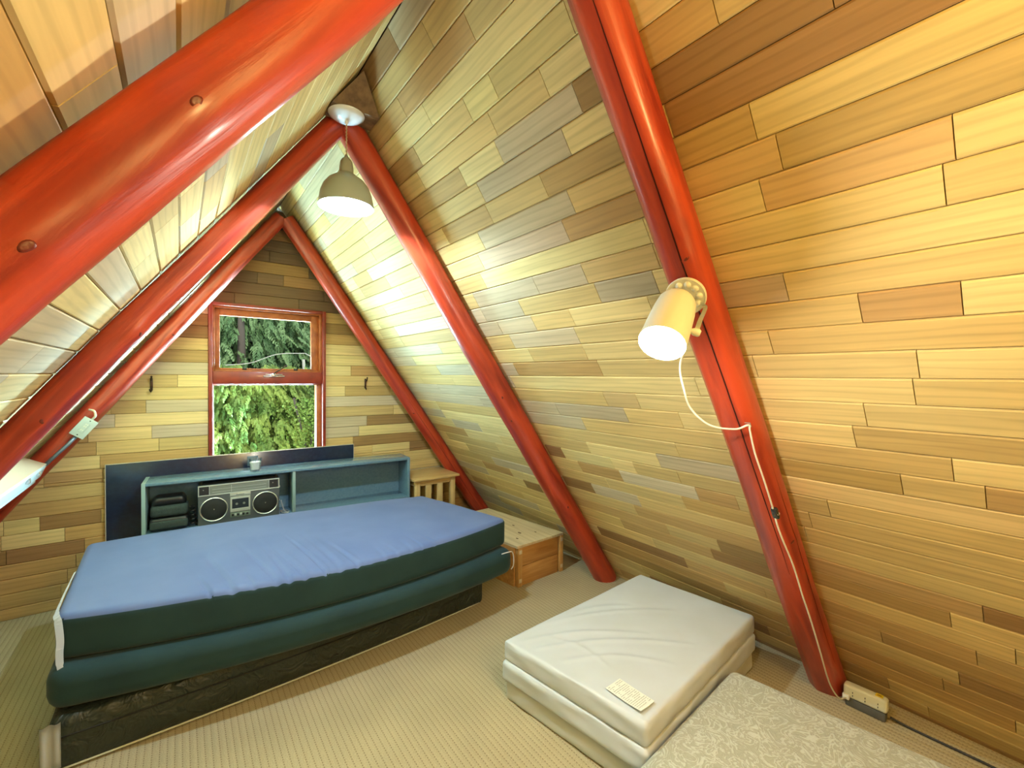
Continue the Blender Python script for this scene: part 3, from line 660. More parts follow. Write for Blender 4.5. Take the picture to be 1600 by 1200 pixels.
def build_bed():
    green = fabric('dark_green_cover', (0.007, 0.036, 0.046, 1), (0.011, 0.048, 0.058, 1), 0.15, 900, 0.4)
    blue = fabric('window_lit_cover', (0.095, 0.155, 0.38, 1), (0.12, 0.185, 0.42, 1), 0.1, 900, 0.12, 0.6)  # bluish window light on the dark cover is put into this colour
    quilt = mat('black_green_quilting', (0.022, 0.030, 0.022), 0.45)
    nt = quilt.node_tree; b = nt.nodes['Principled BSDF']; tc = nt.nodes.new('ShaderNodeTexCoord')
    v = nt.nodes.new('ShaderNodeTexVoronoi'); v.inputs['Scale'].default_value = 9; nt.links.new(tc.outputs['Object'], v.inputs['Vector'])
    n = nt.nodes.new('ShaderNodeTexNoise'); n.inputs['Scale'].default_value = 14; n.inputs['Distortion'].default_value = 2; nt.links.new(tc.outputs['Object'], n.inputs['Vector'])
    ad = nt.nodes.new('ShaderNodeMath'); ad.operation = 'ADD'; nt.links.new(v.outputs['Distance'], ad.inputs[0]); nt.links.new(n.outputs['Fac'], ad.inputs[1])
    bu = nt.nodes.new('ShaderNodeBump'); bu.inputs['Strength'].default_value = 0.8; bu.inputs['Distance'].default_value = 0.02; nt.links.new(ad.outputs[0], bu.inputs['Height']); nt.links.new(bu.outputs['Normal'], b.inputs['Normal'])
    white = fabric('white_cotton', (0.72, 0.74, 0.78, 1), None, 0.2)
    piping = mat('pale_piping', (0.6, 0.62, 0.5), 0.6)
    # box base
    bs = soft_mattress('box_spring', (2.30, 2.405), (3.33, 3.36), 0.0, 0.205, (-1.03, -1.03), (0.965, 0.93), 0.03, 0.0, 0.035, quilt,
        'low dark quilted box base on the carpet beneath the two dark mattresses', 'box spring', nx=110, ny=40, nz=8)
    def edge(off, z, xa=-1.0, xb=0.93):
        P = []
        for i in range(41):
            u = i/40; x = xa+(xb-xa)*u; P.append((x, 2.30+0.105*u-0.03*(1-(2*u-1)**2)-off, z))
        return P
    bm = bmesh.new(); add_tube(bm, edge(-0.004, 0.013), 0.004, 8)
    P = edge(-0.004, 0.013)[-1]; new_obj('piping', bm, piping, bs, smooth=True)
    bm = bmesh.new(); add_tube(bm, edge(0.001, 0.135), 0.0035, 8); new_obj('seam', bm, mat('black_seam', (0.006, 0.008, 0.007), 0.7), bs, smooth=True)
    # white sheet peeping out at the left corner
    bm = bmesh.new(); rows = []
    for i in range(12):
        rows.append([bm.verts.new((-1.045+0.055*i/11, 2.280-0.006*sin(i*0.9), 0.205-0.034*j)) for j in range(6)])
    for i in range(11):
        for j in range(5): bm.faces.new((rows[i][j], rows[i][j+1], rows[i+1][j+1], rows[i+1][j]))
    bmesh.ops.solidify(bm, geom=bm.faces[:], thickness=0.003)
    tag(new_obj('bed_sheet', bm, white, smooth=True), 'white sheet corner peeping out under the left end of the lower dark mattress', 'sheet')
    # lower mattress
    lo = soft_mattress('foam_mattress', (2.34, 2.28), (3.35, 3.28), 0.208, 0.372, (-1.045, -1.05), (1.115, 1.02), 0.125, 0.05, 0.055, green,
        'lower dark green mattress between the box base and the upper mattress', 'mattress', 'dark mattresses of the bed')
    bm = bmesh.new(); add_tube(bm, smooth_path([(1.00, 2.258, 0.366), (1.06, 2.262, 0.364), (1.105, 2.285, 0.345), (1.124, 2.295, 0.30), (1.122, 2.295, 0.25), (1.10, 2.29, 0.232)], 5), 0.0035, 8)
    new_obj('piping', bm, white, lo, smooth=True)
    # upper mattress with gathered folds near its front edge
    rng = random.Random(4); folds = []
    for k in range(15):
        xc = -0.52+k*0.075+rng.uniform(-.02, .02); folds.append((xc, rng.uniform(0.008, 0.016), rng.uniform(0.003, 0.0075)*(1 if k < 9 else 0.6), rng.uniform(0.10, 0.40)*(1.0 if k < 9 else 0.45), rng.uniform(-0.25, -0.12)))
    def wr(x, y, u, w_, h):
        if h < 0.55: return 0
        d = 0.0
        for xc, wd, am, ln, sl in folds:
            dist = w_*0.95; xx = xc + sl*dist
            q = (x-xx)/wd
            if abs(q) < 4 and dist < ln*1.5: d += am*(-exp(-q*q)+0.45*exp(-(q-1.6)**2))*exp(-(dist/ln)**3)*(1 if h > 0.8 else 0.4)
        d += 0.004*noise.noise(Vector((x*2.2, y*3.4, 1.0)))
        return d
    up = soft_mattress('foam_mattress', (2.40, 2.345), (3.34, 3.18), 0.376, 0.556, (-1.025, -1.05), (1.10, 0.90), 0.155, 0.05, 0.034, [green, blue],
        'upper mattress of the bed with blue window light painted on top, dark green sides', 'mattress', 'dark mattresses of the bed', top_mi=1, dome=0.018, wr=wr, sag=0.012, nx=420, ny=130, nz=14)
    up.name = 'foam_mattress.001'
    zipm = mat('pale_zip_tape', (0.74, 0.76, 0.80), 0.6)
    bm = bmesh.new()
    def ribbon(P, wv, th=0.0018):
        fr = frames(smooth_path(P, 5)); vs = []
        for i, (p, t, n_, b_) in enumerate(fr):
            a = Vector(wv[min(int(i/5), len(wv)-1)]); vs.append((bm.verts.new(p-a), bm.verts.new(p+a)))
        for i in range(len(vs)-1): bm.faces.new((vs[i][0], vs[i][1], vs[i+1][1], vs[i+1][0]))
    ribbon([(-1.034, 2.90, 0.552), (-1.031, 2.70, 0.553), (-1.028, 2.54, 0.552), (-1.024, 2.44, 0.549), (-1.012, 2.392, 0.538), (-1.004, 2.376, 0.47), (-1.006, 2.374, 0.42), (-1.004, 2.366, 0.375), (-1.0, 2.362, 0.355)],
           [(0.004, 0, 0.003), (0.005, 0, 0.004), (0.006, 0, 0.005), (0.009, 0.0, 0.006), (0.011, 0, 0.004), (0.011, 0, 0), (0.011, 0, 0), (0.009, 0, 0), (0.004, 0, 0)])
    bmesh.ops.solidify(bm, geom=bm.faces[:], thickness=0.002)
    z = new_obj('zip_tape', bm, zipm, up, smooth=True)
    bm = bmesh.new(); add_tube(bm, smooth_path([(-1.0, 2.358, 0.356), (-0.995, 2.35, 0.34), (-1.002, 2.345, 0.325), (-0.998, 2.342, 0.31)]), 0.0035, 7)
    add_lathe(bm, [(0, -0.006), (0.006, 0), (0, 0.006)], 8, Matrix.Translation((-0.998, 2.341, 0.305))); new_obj('zip_pull', bm, zipm, up, smooth=True)

# ------------------------------------------------------------------ headboard, shelf and what stands on it
def rot_frame(ox, oy, deg): return Matrix.Translation((ox, oy, 0)) @ Matrix.Rotation(radians(deg), 4, 'Z')

def build_headboard():
    blk = mat('black_gloss_laminate', (0.004, 0.014, 0.045), 0.2, coat=0.2, vary=(40, (0.007, 0.020, 0.06, 1), 0.4, 0.7))
    edge = mat('pale_board_edge', (0.55, 0.50, 0.42), 0.6)
    t = thing('headboard_panel', 'wide black glossy panel leaning upright against the window wall behind the shelf', 'panel', (-0.22, 3.895, 0))
    box_obj('board', -0.803, 0.793, -0.009, 0.009, 0.0, 0.893, blk, t, 0.001)
    bm = bmesh.new(); add_box(bm, -0.807, -0.8035, -0.010, 0.010, 0.0, 0.896, 0); add_box(bm, -0.807, 0.797, -0.010, 0.010, 0.8935, 0.896, 0); add_box(bm, 0.7935, 0.797, -0.010, 0.010, 0.0, 0.8934, 0)
    new_obj('edge_banding', bm, edge, t)
    # small socket plate behind the tumbler
    wt = mat('socket_plate_grey', (0.09, 0.14, 0.20), 0.4)
    box_obj('socket_plate', 0.015-0.02, 0.085-0.02, -0.014, -0.0095, 0.795, 0.87, wt, t, 0.002)

SH = rot_frame(-0.832, 3.625, -3.1)     # shelf frame: x along its front, y into depth
def build_shelf():
    tm = mat('teal_painted_shelf', (0.11, 0.21, 0.30), 0.22, coat=0.3, vary=(60, (0.14, 0.25, 0.35, 1), 0.3, 0.7), bump=(300, 0.15, 0.001))
    em = mat('pale_teal_edge', (0.24, 0.36, 0.38), 0.4)
    t = thing('low_shelf_unit', 'low teal painted shelf unit standing behind the bed, under the window', 'shelf', (-0.832, 3.625, 0), radians(-3.1))
    L, D, T, Z = 1.775, 0.235, 0.02, 0.795
    box_obj('top_board', T, L-T, 0.0, D, Z-T, Z, tm, t, 0.0015)
    for x in (0.0, L-T): box_obj('side_panel', x, x+T, 0.0, D, 0.0, Z, [em, tm][0] if x == 0 else tm, t, 0.0015)
    box_obj('divider', 0.867, 0.887, 0.004, D-0.012, 0.465, Z-T-.0005, em, t, 0.0015)
    box_obj('shelf_board', T, L-T, 0.0, D-0.01, 0.445, 0.4645, tm, t, 0.0015)
    box_obj('shelf_board', T, L-T, 0.0, D-0.01, 0.05, 0.07, tm, t, 0.0015)
    box_obj('back_panel', T, L-T, D-0.008, D-0.001, 0.07, Z-T, tm, t, 0.0)

def text_mesh(body, size, name, m, parent, M4, extrude=0.0008, align='CENTER'):
    cu = bpy.data.curves.new(name, 'FONT'); cu.body = body; cu.size = size; cu.extrude = extrude; cu.align_x = align; cu.align_y = 'CENTER'
    o = bpy.data.objects.new('tmp', cu); COL.objects.link(o)
    me = bpy.data.meshes.new_from_object(o.evaluated_get(bpy.context.evaluated_depsgraph_get())); bpy.data.objects.remove(o)
    me.transform(M4); me.materials.clear(); me.materials.append(m)
    q = bpy.data.objects.new(name, me); COL.objects.link(q); q.parent = parent; return q

def build_radio():
    body = mat('graphite_plastic', (0.10, 0.118, 0.128), 0.45, 0.2); silver = mat('brushed_silver_trim', (0.55, 0.60, 0.56), 0.35, 0.4)
    blk = mat('black_grille', (0.012, 0.014, 0.016), 0.6, bump=(900, 1, 0.002)); dark = mat('smoked_window', (0.03, 0.035, 0.045), 0.12); ringm = mat('silver_ring', (0.75, 0.77, 0.80), 0.25, 0.8)
    dial = mat('dial_scale_grey', (0.20, 0.22, 0.20), 0.25); bk = mat('black_button', (0.02, 0.02, 0.022), 0.4)
    # local frame: x along the face, y depth (0 = face), z up
    t = thing('radio_cassette_player', 'silver grey twin speaker radio cassette player in left bay of teal shelf', 'radio', tuple(SH @ Vector((0.292, 0.02, 0.4655))), radians(-3.1))
    W_, D_, Hh = 0.488, 0.12, 0.272
    bm = bmesh.new(); add_box(bm, 0, W_, 0, D_, 0, Hh, 0.006); new_obj('body', bm, body, t, smooth=True, angle=35)
    bm = bmesh.new(); ring(bm, 0, W_, Hh-0.072, Hh, 0.006, 0.006, 0.007, 0.007, -0.006, 0.0, 0.001)
    add_box(bm, 0.062, 0.066, -0.006, 0, Hh-0.066, Hh-0.006); add_box(bm, W_-0.070, W_-0.066, -0.006, 0, Hh-0.066, Hh-0.006); new_obj('trim_frame', bm, silver, t)
    box_obj('tuning_scale', 0.068, W_-0.072, -0.003, 0, Hh-0.064, Hh-0.008, dial, t, 0)
    bm = bmesh.new(); add_box(bm, 0.08, W_-0.085, -0.0036, -0.003, Hh-0.032, Hh-0.0305); add_box(bm, 0.08, W_-0.085, -0.0036, -0.003, Hh-0.052, Hh-0.0505); add_box(bm, 0.19, 0.192, -0.004, -0.003, Hh-0.06, Hh-0.012); new_obj('scale_marks', bm, silver, t)
    for x0 in (0.008, W_-0.064):
        p = box_obj('meter_panel', x0, x0+0.052, -0.003, 0, Hh-0.064, Hh-0.009, bk, t, 0)
        bm = bmesh.new(); add_lathe(bm, [(0.0035, 0), (0.0035, 0.003), (0, 0.004)], 10, axis_matrix((x0+0.022, -0.003, Hh-0.03), (0, -1, 0))); new_obj('knob', bm, ringm, p, smooth=True)
    for cx in (0.090, W_-0.090):
        bm = bmesh.new(); Mx = axis_matrix((cx, -0.0005, 0.103), (0, -1, 0))
        add_lathe(bm, [(0.082, 0), (0.082, 0.005), (0.078, 0.008), (0.0745, 0.005), (0.0745, 0)], 48, Mx); sp = new_obj('speaker_ring', bm, ringm, t, smooth=True, angle=40)
        bm = bmesh.new(); add_lathe(bm, [(0.074, 0), (0.072, 0.003), (0.03, 0.006), (0.012, 0.004), (0, 0.004)], 40, Mx); g = new_obj('speaker_grille', bm, blk, sp, smooth=True)
        bm = bmesh.new(); add_lathe(bm, [(0.004, 0.004), (0.003, 0.0055), (0, 0.006)], 10, Mx); new_obj('speaker_badge', bm, ringm, sp)
    cx = W_/2
    br = box_obj('brand_plate', cx-0.062, cx+0.062, -0.005, 0, Hh-0.096, Hh-0.073, silver, t, 0.001)
    text_mesh('Panasonic', 0.0125, 'brand_lettering', bk, br, Matrix.Translation((cx, -0.0053, Hh-0.0845)) @ Matrix.Rotation(pi/2, 4, 'X'), 0.0003)
    dk = bmesh.new(); ring(dk, cx-0.060, cx+0.060, 0.068, Hh-0.100, 0.010, 0.010, 0.022, 0.014, -0.008, 0, 0.001); d = new_obj('cassette_door', dk, silver, t)
    box_obj('cassette_window', cx-0.050, cx+0.050, -0.006, 0, 0.091, Hh-0.115, dark, d, 0)
    for hx in (-0.022, 0.022):
        bm = bmesh.new(); add_lathe(bm, [(0.008, 0), (0.008, 0.001), (0, 0.001)], 14, axis_matrix((cx+hx, -0.006, 0.122), (0, -1, 0))); new_obj('tape_hub', bm, dial, d)
    p = box_obj('key_panel', cx-0.060, cx+0.060, -0.004, 0, 0.03, 0.064, mat('green_grey_panel', (0.16, 0.22, 0.18), 0.4), t, 0.001)
    for k in range(5): box_obj('key', cx-0.052+k*0.016, cx-0.040+k*0.016, -0.010, -0.004, 0.04, 0.055, silver if k % 2 else bk, p, 0.001)
    bm = bmesh.new(); add_lathe(bm, [(0.007, 0), (0.007, 0.006), (0, 0.007)], 14, axis_matrix((cx+0.042, -0.004, 0.047), (0, -1, 0))); new_obj('headphone_socket', bm, bk, p, smooth=True)
    bm = bmesh.new(); add_tube(bm, smooth_path([(0.02, 0.06, Hh-0.03), (0.02, 0.06, Hh+0.012), (0.05, 0.06, Hh+0.022), (W_-0.05, 0.06, Hh+0.022), (W_-0.02, 0.06, Hh+0.012), (W_-0.02, 0.06, Hh-0.03)], 3), 0.005, 8); new_obj('handle', bm, bk, t, smooth=True)
    # side lugs
    for z_ in (0.1, 0.2):
        bm = bmesh.new(); add_lathe(bm, [(0.008, 0), (0.007, 0.008), (0, 0.009)], 12, axis_matrix((W_, 0.04, z_), (1, 0, 0))); new_obj('side_knob', bm, silver, t, smooth=True)

def build_shelf_items():
    # black case: rounded top over a grey speckled front
    dk = mat('black_vinyl', (0.008, 0.010, 0.012), 0.35); gr = mat('grey_speckled_fabric', (0.014, 0.026, 0.026), 0.85, vary=(420, (0.05, 0.08, 0.075, 1), 0.45, 0.6), bump=(300, 0.6, 0.002))
    o0 = SH @ Vector((0.035, 0.03, 0.4655))
    t = thing('carrying_case', 'black carrying case with grey speckled front at the left end of the teal shelf', 'case', tuple(o0), radians(-3.1))
    bm = rounded_box(0.205, 0.15, 0.085, 0.022, 20, 12, 8)
    for v in bm.verts: v.co += Vector((0.1025, 0.075, 0))
    new_obj('lower_case', bm, dk, t, smooth=True)
    bm = rounded_box(0.200, 0.145, 0.078, 0.026, 20, 12, 8)
    for v in bm.verts: v.co += Vector((0.1025, 0.072, 0.088))
    new_obj('padded_body', bm, gr, t, smooth=True)
    bm = rounded_box(0.190, 0.13, 0.062, 0.024, 20, 12, 8)
    for v in bm.verts:
        k = v.co.z/0.062; v.co.x *= 1-0.16*k; v.co += Vector((0.1025, 0.075, 0.158))
    new_obj('lid', bm, dk, t, smooth=True)
    bm = rounded_box(0.20, 0.02, 0.05, 0.009, 16, 8, 6)
    for v in bm.verts: v.co += Vector((0.1025, -0.004, 0.018))
    new_obj('front_pocket', bm, gr, t, smooth=True)
    rng = random.Random(8); pts = []
    for k in range(26):
        a = k*1.15; pts.append(SH @ Vector((0.266+0.016*cos(a)+rng.uniform(-.004, .004), 0.055+0.03*sin(a), 0.472+k*0.0052)))
    bm = bmesh.new(); add_tube(bm, smooth_path(pts, 5), 0.0045, 7)
    tag(new_obj('cable_bundle', bm, mat('glossy_black_cable', (0.012, 0.012, 0.016), 0.2), smooth=True), 'bundled glossy black cable between the black case and the radio', 'cable')
    pts = [SH @ Vector(p) for p in ((0.795, 0.06, 0.56), (0.81, 0.05, 0.50), (0.825, 0.04, 0.475), (0.85, 0.05, 0.4705), (0.84, 0.09, 0.4705), (0.80, 0.11, 0.4705), (0.80, 0.05, 0.4705), (0.84, 0.02, 0.4705))]
    bm = bmesh.new(); add_tube(bm, smooth_path(pts, 6), 0.0035, 7)
    tag(new_obj('loose_cable', bm, mat('grey_cable', (0.25, 0.28, 0.33), 0.4), smooth=True), 'short grey cable curled right of the radio on the teal shelf', 'cable')
    # tumbler with a white candle
    p = Vector((-0.198, 3.66, 0.7955))
    gm = glass_mat('tumbler_glass', (0.97, 0.99, 1.0), 0.10)
    t = thing('glass_tumbler', 'clear glass tumbler holding a white candle on top of the teal shelf', 'glass', tuple(p))
    bm = bmesh.new(); add_lathe(bm, [(0, 0.0), (0.030, 0.0), (0.033, 0.004), (0.041, 0.092), (0.0385, 0.092), (0.031, 0.012), (0, 0.012)], 40); new_obj('glass', bm, gm, t, smooth=True, angle=50)
    bm = bmesh.new(); add_lathe(bm, [(0, 0.014), (0.0300, 0.014), (0.0362, 0.066), (0.034, 0.068), (0.006, 0.065), (0, 0.065)], 32); cd = new_obj('candle', bm, mat('white_wax', (0.86, 0.9, 0.92), 0.4), t, smooth=True, angle=50)
    bm = bmesh.new(); add_tube(bm, [(0, 0, 0.064), (0.001, 0, 0.076)], 0.0012, 6); new_obj('wick', bm, dk, cd)

# ------------------------------------------------------------------ pine furniture
def wood(name, a, b, ax='x', rough=0.5, sc=1.0):
    m = bpy.data.materials.new(name); m.use_nodes = True; nt = m.node_tree; bs = nt.nodes['Principled BSDF']
    tc = nt.nodes.new('ShaderNodeTexCoord'); mp = nt.nodes.new('ShaderNodeMapping')
    s = {'x': (2, 30, 30), 'y': (30, 2, 30), 'z': (30, 30, 2)}[ax]; mp.inputs['Scale'].default_value = tuple(q*sc for q in s)
    n = nt.nodes.new('ShaderNodeTexNoise'); n.inputs['Detail'].default_value = 5; n.inputs['Scale'].default_value = 1; n.inputs['Distortion'].default_value = 0.8
    r = nt.nodes.new('ShaderNodeValToRGB'); r.color_ramp.elements[0].position = 0.32; r.color_ramp.elements[1].position = 0.68; r.color_ramp.elements[0].color = (*a, 1); r.color_ramp.elements[1].color = (*b, 1)
    nt.links.new(tc.outputs['Object'], mp.inputs[0]); nt.links.new(mp.outputs[0], n.inputs['Vector']); nt.links.new(n.outputs['Fac'], r.inputs['Fac']); nt.links.new(r.outputs['Color'], bs.inputs['Base Color'])
    bs.inputs['Roughness'].default_value = rough; return m

def build_stand():
    wx = wood('pine_top', (0.50, 0.33, 0.13), (0.66, 0.47, 0.21), 'x', 0.35); wz = wood('pine_slats', (0.50, 0.36, 0.15), (0.64, 0.49, 0.24), 'z')
    t = thing('slatted_side_table', 'small pine side table with slatted front in the corner right of the teal shelf', 'table', (0.962, 3.49, 0), radians(0.6))
    box_obj('table_top', 0.0, 0.45, 0.0, 0.40, 0.582, 0.602, wx, t, 0.004)
    x0, x1 = 0.024, 0.420; y0, y1 = 0.03, 0.37
    for x in (x0, x1-0.048):
        for y in (y0, y1-0.03): box_obj('leg', x, x+0.048, y, y+0.030, 0.0, 0.5815, wz, t, 0.002)
    for y in (y0, y1-0.02):
        f = box_obj('top_rail', x0+0.049, x1-0.049, y, y+0.02, 0.535, 0.5815, wx, t, 0.002)
        box_obj('bottom_rail', x0+0.049, x1-0.049, y, y+0.02, 0.12, 0.16, wx, t, 0.002)
        for k in range(2):
            xx = x0+0.048+0.062+k*0.112-0.008; box_obj('slat', xx, xx+0.054, y, y+0.017, 0.161, 0.534, wz, t, 0.002)
    for x in (x0, x1-0.02):
        box_obj('side_rail', x, x+0.02, y0+0.031, y1-0.031, 0.535, 0.5815, wx, t, 0.002)
        box_obj('side_rail', x, x+0.02, y0+0.031, y1-0.031, 0.12, 0.16, wx, t, 0.002)

def build_chest():
    top = wood('pale_pine_lid', (0.52, 0.42, 0.25), (0.68, 0.57, 0.36), 'y', 0.45); side = wood('honey_pine_panels', (0.42, 0.20, 0.055), (0.60, 0.33, 0.11), 'x', 0.35)
    post = wood('honey_pine_post', (0.46, 0.24, 0.07), (0.60, 0.36, 0.13), 'z', 0.35); joint = mat('pale_joint_ends', (0.62, 0.52, 0.36), 0.6); knot = mat('dark_knot_spot', (0.10, 0.05, 0.02), 0.6)
    t = thing('pine_chest', 'low pine chest with honey coloured end planks at the right end of the bed', 'chest', (1.262, 2.435, 0), radians(2.2))
    Wd, Dp, Hh = 0.465, 0.86, 0.298; sh = -0.09          # back end shifted left, out of the sloping wall
    def Y(y): return sh*(y/Dp)
    # lid boards
    bm = bmesh.new()
    for k in range(4):
        a, b = Wd*k/4+0.001, Wd*(k+1)/4-0.001
        c = [(a, 0, Hh-0.018), (b, 0, Hh-0.018), (b+sh, Dp, Hh-0.018), (a+sh, Dp, Hh-0.018), (a, 0, Hh), (b, 0, Hh), (b+sh, Dp, Hh), (a+sh, Dp, Hh)]
        v, fs = quad_hex(bm, c); bmesh.ops.bevel(bm, geom=list({e for f in fs for e in f.edges}), offset=0.001, segments=1, affect='EDGES')
    lid = new_obj('lid', bm, top, t)
    for x, y, l in ((0.10, 0.12, 0.020), (0.19, 0.20, 0.026), (0.30, 0.14, 0.016), (0.06, 0.30, 0.018), (0.26, 0.36, 0.02), (0.14, 0.5, 0.018)):
        bm = bmesh.new(); add_lathe(bm, [(0, 0), (1.0, 0), (1.0, 0.0008), (0, 0.0009)], 12, Matrix.Translation((x, y, Hh)) @ Matrix.Diagonal((l*0.36, l*0.7, 1, 1))); new_obj('knot', bm, knot, lid)
    # end panel: two planks and two posts with pale joint ends
    for z0_, z1_ in ((0.0, 0.138), (0.141, 0.279)): box_obj('end_plank', 0.052, Wd-0.05, 0.012, 0.03, z0_, z1_, side, t, 0.002)
    for x in (0.0, Wd-0.038):
        p = box_obj('corner_post', x+(0.012 if x == 0 else 0), x+0.038+(0.012 if x == 0 else 0), 0.0, 0.034, 0.0, 0.279, post, t, 0.003)
        for zz in (0.030, 0.235): box_obj('joint_end', x+0.012+(0.008 if x == 0 else -0.004), x+0.034+(0.010 if x == 0 else -0.004), -0.0025, 0.0, zz, zz+0.028, joint, p, 0.001)
    for xa in (0.0, Wd-0.018):
        bm = bmesh.new()
        for z0_, z1_ in ((0.0, 0.138), (0.141, 0.279)):
            c = [(xa, 0.035, z0_), (xa+0.012, 0.035, z0_), (xa+0.012+sh, Dp-.02, z0_), (xa+sh, Dp-.02, z0_), (xa, 0.035, z1_), (xa+0.012, 0.035, z1_), (xa+0.012+sh, Dp-.02, z1_), (xa+sh, Dp-.02, z1_)]
            quad_hex(bm, c)
        new_obj('side_plank', bm, side, t)
    box_obj('back_plank', sh+0.013, sh+Wd-0.02, Dp-0.019, Dp-0.002, 0.0, 0.279, side, t, 0)

# ------------------------------------------------------------------ white mattresses on the right
def quad_place(bm, L, W, FL, FR, BR, BL):
    """map a centred box footprint to a quadrilateral (x,y)"""
    FL, FR, BR, BL = map(Vector, (FL, FR, BR, BL))
    for v in bm.verts:
        u = v.co.x/L+0.5; w_ = v.co.y/W+0.5
        p = (FL*(1-u)+FR*u)*(1-w_)+(BL*(1-u)+BR*u)*w_; v.co.x, v.co.y = p.x, p.y

def build_folding_mattress():
    wh = fabric('white_polyester_cover', (0.60, 0.66, 0.74, 1), (0.56, 0.61, 0.66, 1), 0.1, 1100, 0.1, 0.45)
    cream = fabric('cream_side_cover', (0.52, 0.53, 0.48, 1), (0.56, 0.58, 0.56, 1), 0.1, 1100, 0.2)
    t = thing('folding_mattress', 'white three part folding mattress stacked on the carpet in front of the right slope', 'mattress', (0.68, 0.95, 0))
    inv = Matrix.Translation((-0.68, -0.95, 0))
    FL, FR, BR, BL = (0.672, 0.925), (1.735, 1.035), (1.655, 1.690), (0.560, 1.635)
    rng = random.Random(3)
    creases = [((0.60, 1.58), (1.15, 1.25), 0.0045), ((0.62, 1.50), (1.25, 1.08), 0.0045), ((0.78, 1.62), (1.45, 1.30), 0.0035), ((0.66, 1.36), (1.05, 1.05), 0.004), ((0.9, 1.60), (1.3, 1.46), 0.003), ((0.72, 1.55), (0.80, 1.2), 0.003)]
    for k in range(3):
        bm = rounded_box(1.08, 0.68, 0.094, 0.020, 150 if k == 2 else 90, 100 if k == 2 else 50, 10)
        quad_place(bm, 1.08, 0.68, FL, FR, BR, BL)
        for v in bm.verts:
            x, y, z = v.co; h = z/0.094
            cx, cy = 1.15, 1.32
            sc = 1.0 + (0.012 if k == 1 else 0.0) - (0.015 if k == 0 else 0)
            z2 = z + k*0.092 + 0.0015*noise.noise(Vector((x*6, y*6, k)))
            if k == 2 and h > 0.75:
                for a, b, am in creases:
                    a = Vector(a); b = Vector(b); p = Vector((x, y)); ab = b-a; s = min(max((p-a).dot(ab)/ab.dot(ab), 0), 1)
                    cpt = a+ab*s + Vector((-ab.y, ab.x)).normalized()*0.05*sin(pi*s); dist = (p-cpt).dot(Vector((-ab.y, ab.x)).normalized()); fall = sin(pi*min(max(s, 0.001), 0.999))**0.5
                    if (p-cpt).length < 0.2: z2 += am*fall*(exp(-(dist/0.014)**2)-0.6*exp(-((dist-0.03)/0.022)**2))
                z2 += 0.004*noise.noise(Vector((x*3, y*3, 5)))
            if 0.1 < h < 0.9:  # slightly baggy sides
                bul = 0.006*noise.noise(Vector((x*9, y*9, z*20+k*3)))
                x += bul; y += bul
            v.co = (cx+(x-cx)*sc, cy+(y-cy)*sc, z2)
        bmesh.ops.transform(bm, matrix=inv, verts=bm.verts[:])
        new_obj('cushion_segment', bm, wh if k > 0 else cream, t, smooth=True)
    # seam piping round the top edge
    ztop = 0.2775
    C4 = [Vector((*p, 0)) for p in (FL, FR, BR, BL)]; ctr = sum(C4, Vector())/4
    P = []
    for i in range(4):
        a, b = C4[i], C4[(i+1) % 4]
        a2 = a+(ctr-a).normalized()*0.018; b2 = b+(ctr-b).normalized()*0.018
        for s in range(12): P.append(a2+(b2-a2)*(0.03+0.94*s/11)+Vector((0, 0, ztop-0.0085)))
    P.append(P[0]); bm = bmesh.new(); add_tube(bm, P, 0.0022, 6, cap=False); bmesh.ops.transform(bm, matrix=inv, verts=bm.verts[:]); new_obj('seam_piping', bm, wh, t, smooth=True)
    # care label sewn to the top near the front left corner
    lab = mat('label_white', (0.80, 0.84, 0.80), 0.5); ink = mat('label_grey_print', (0.42, 0.44, 0.44), 0.7)
    a = radians(-88); R2 = Matrix.Translation((0.735-0.68, 1.050-0.95, 0.2875)) @ Matrix.Rotation(a, 4, 'Z')
    bm = bmesh.new(); n = 16; rows = []
    for i in range(n+1):
        x = -0.080+0.160*i/n; lift = 0.010*max(0, (i/n-0.55))**1.5*2
        rows.append([[bm.verts.new(R2 @ Vector((x, y, dz+lift*(1 if y < 0 else 0.25)))) for y in (-0.044, 0.0, 0.044)] for dz in (0.0, -0.001)])
    for i in range(n):
        for j in range(2):
            for q in (0, 1): bm.faces.new((rows[i][q][j], rows[i+1][q][j], rows[i+1][q][j+1], rows[i][q][j+1]))
        for j in (0, 2): bm.faces.new((rows[i][0][j], rows[i+1][0][j], rows[i+1][1][j], rows[i][1][j]))
    for i in (0, n):
        for j in range(2): bm.faces.new((rows[i][0][j], rows[i][0][j+1], rows[i][1][j+1], rows[i][1][j]))
    bmesh.ops.recalc_face_normals(bm, faces=bm.faces[:]); L_ = new_obj('care_label', bm, lab, t)
    bm = bmesh.new(); rng = random.Random(5)
    for k in range(17):
        x = -0.072+k*0.0086; lift = 0.010*max(0, ((x+0.080)/0.160-0.55))**1.5*2
        y = -0.038
        while y < 0.034:
            l = rng.uniform(0.004, 0.014); e = min(y+l, 0.038)
            if rng.random() < 0.86:
                f = lift*0.6; c = [(x, y, f+0.0007), (x+0.0016, y, f+0.0007), (x+0.0016, e, f+0.0007), (x, e, f+0.0007), (x, y, f+0.0015), (x+0.0016, y, f+0.0015), (x+0.0016, e, f+0.0015), (x, e, f+0.0015)]
                quad_hex(bm, [R2 @ Vector(q) for q in c])
            y = e+0.0025
    new_obj('label_print', bm, ink, L_)

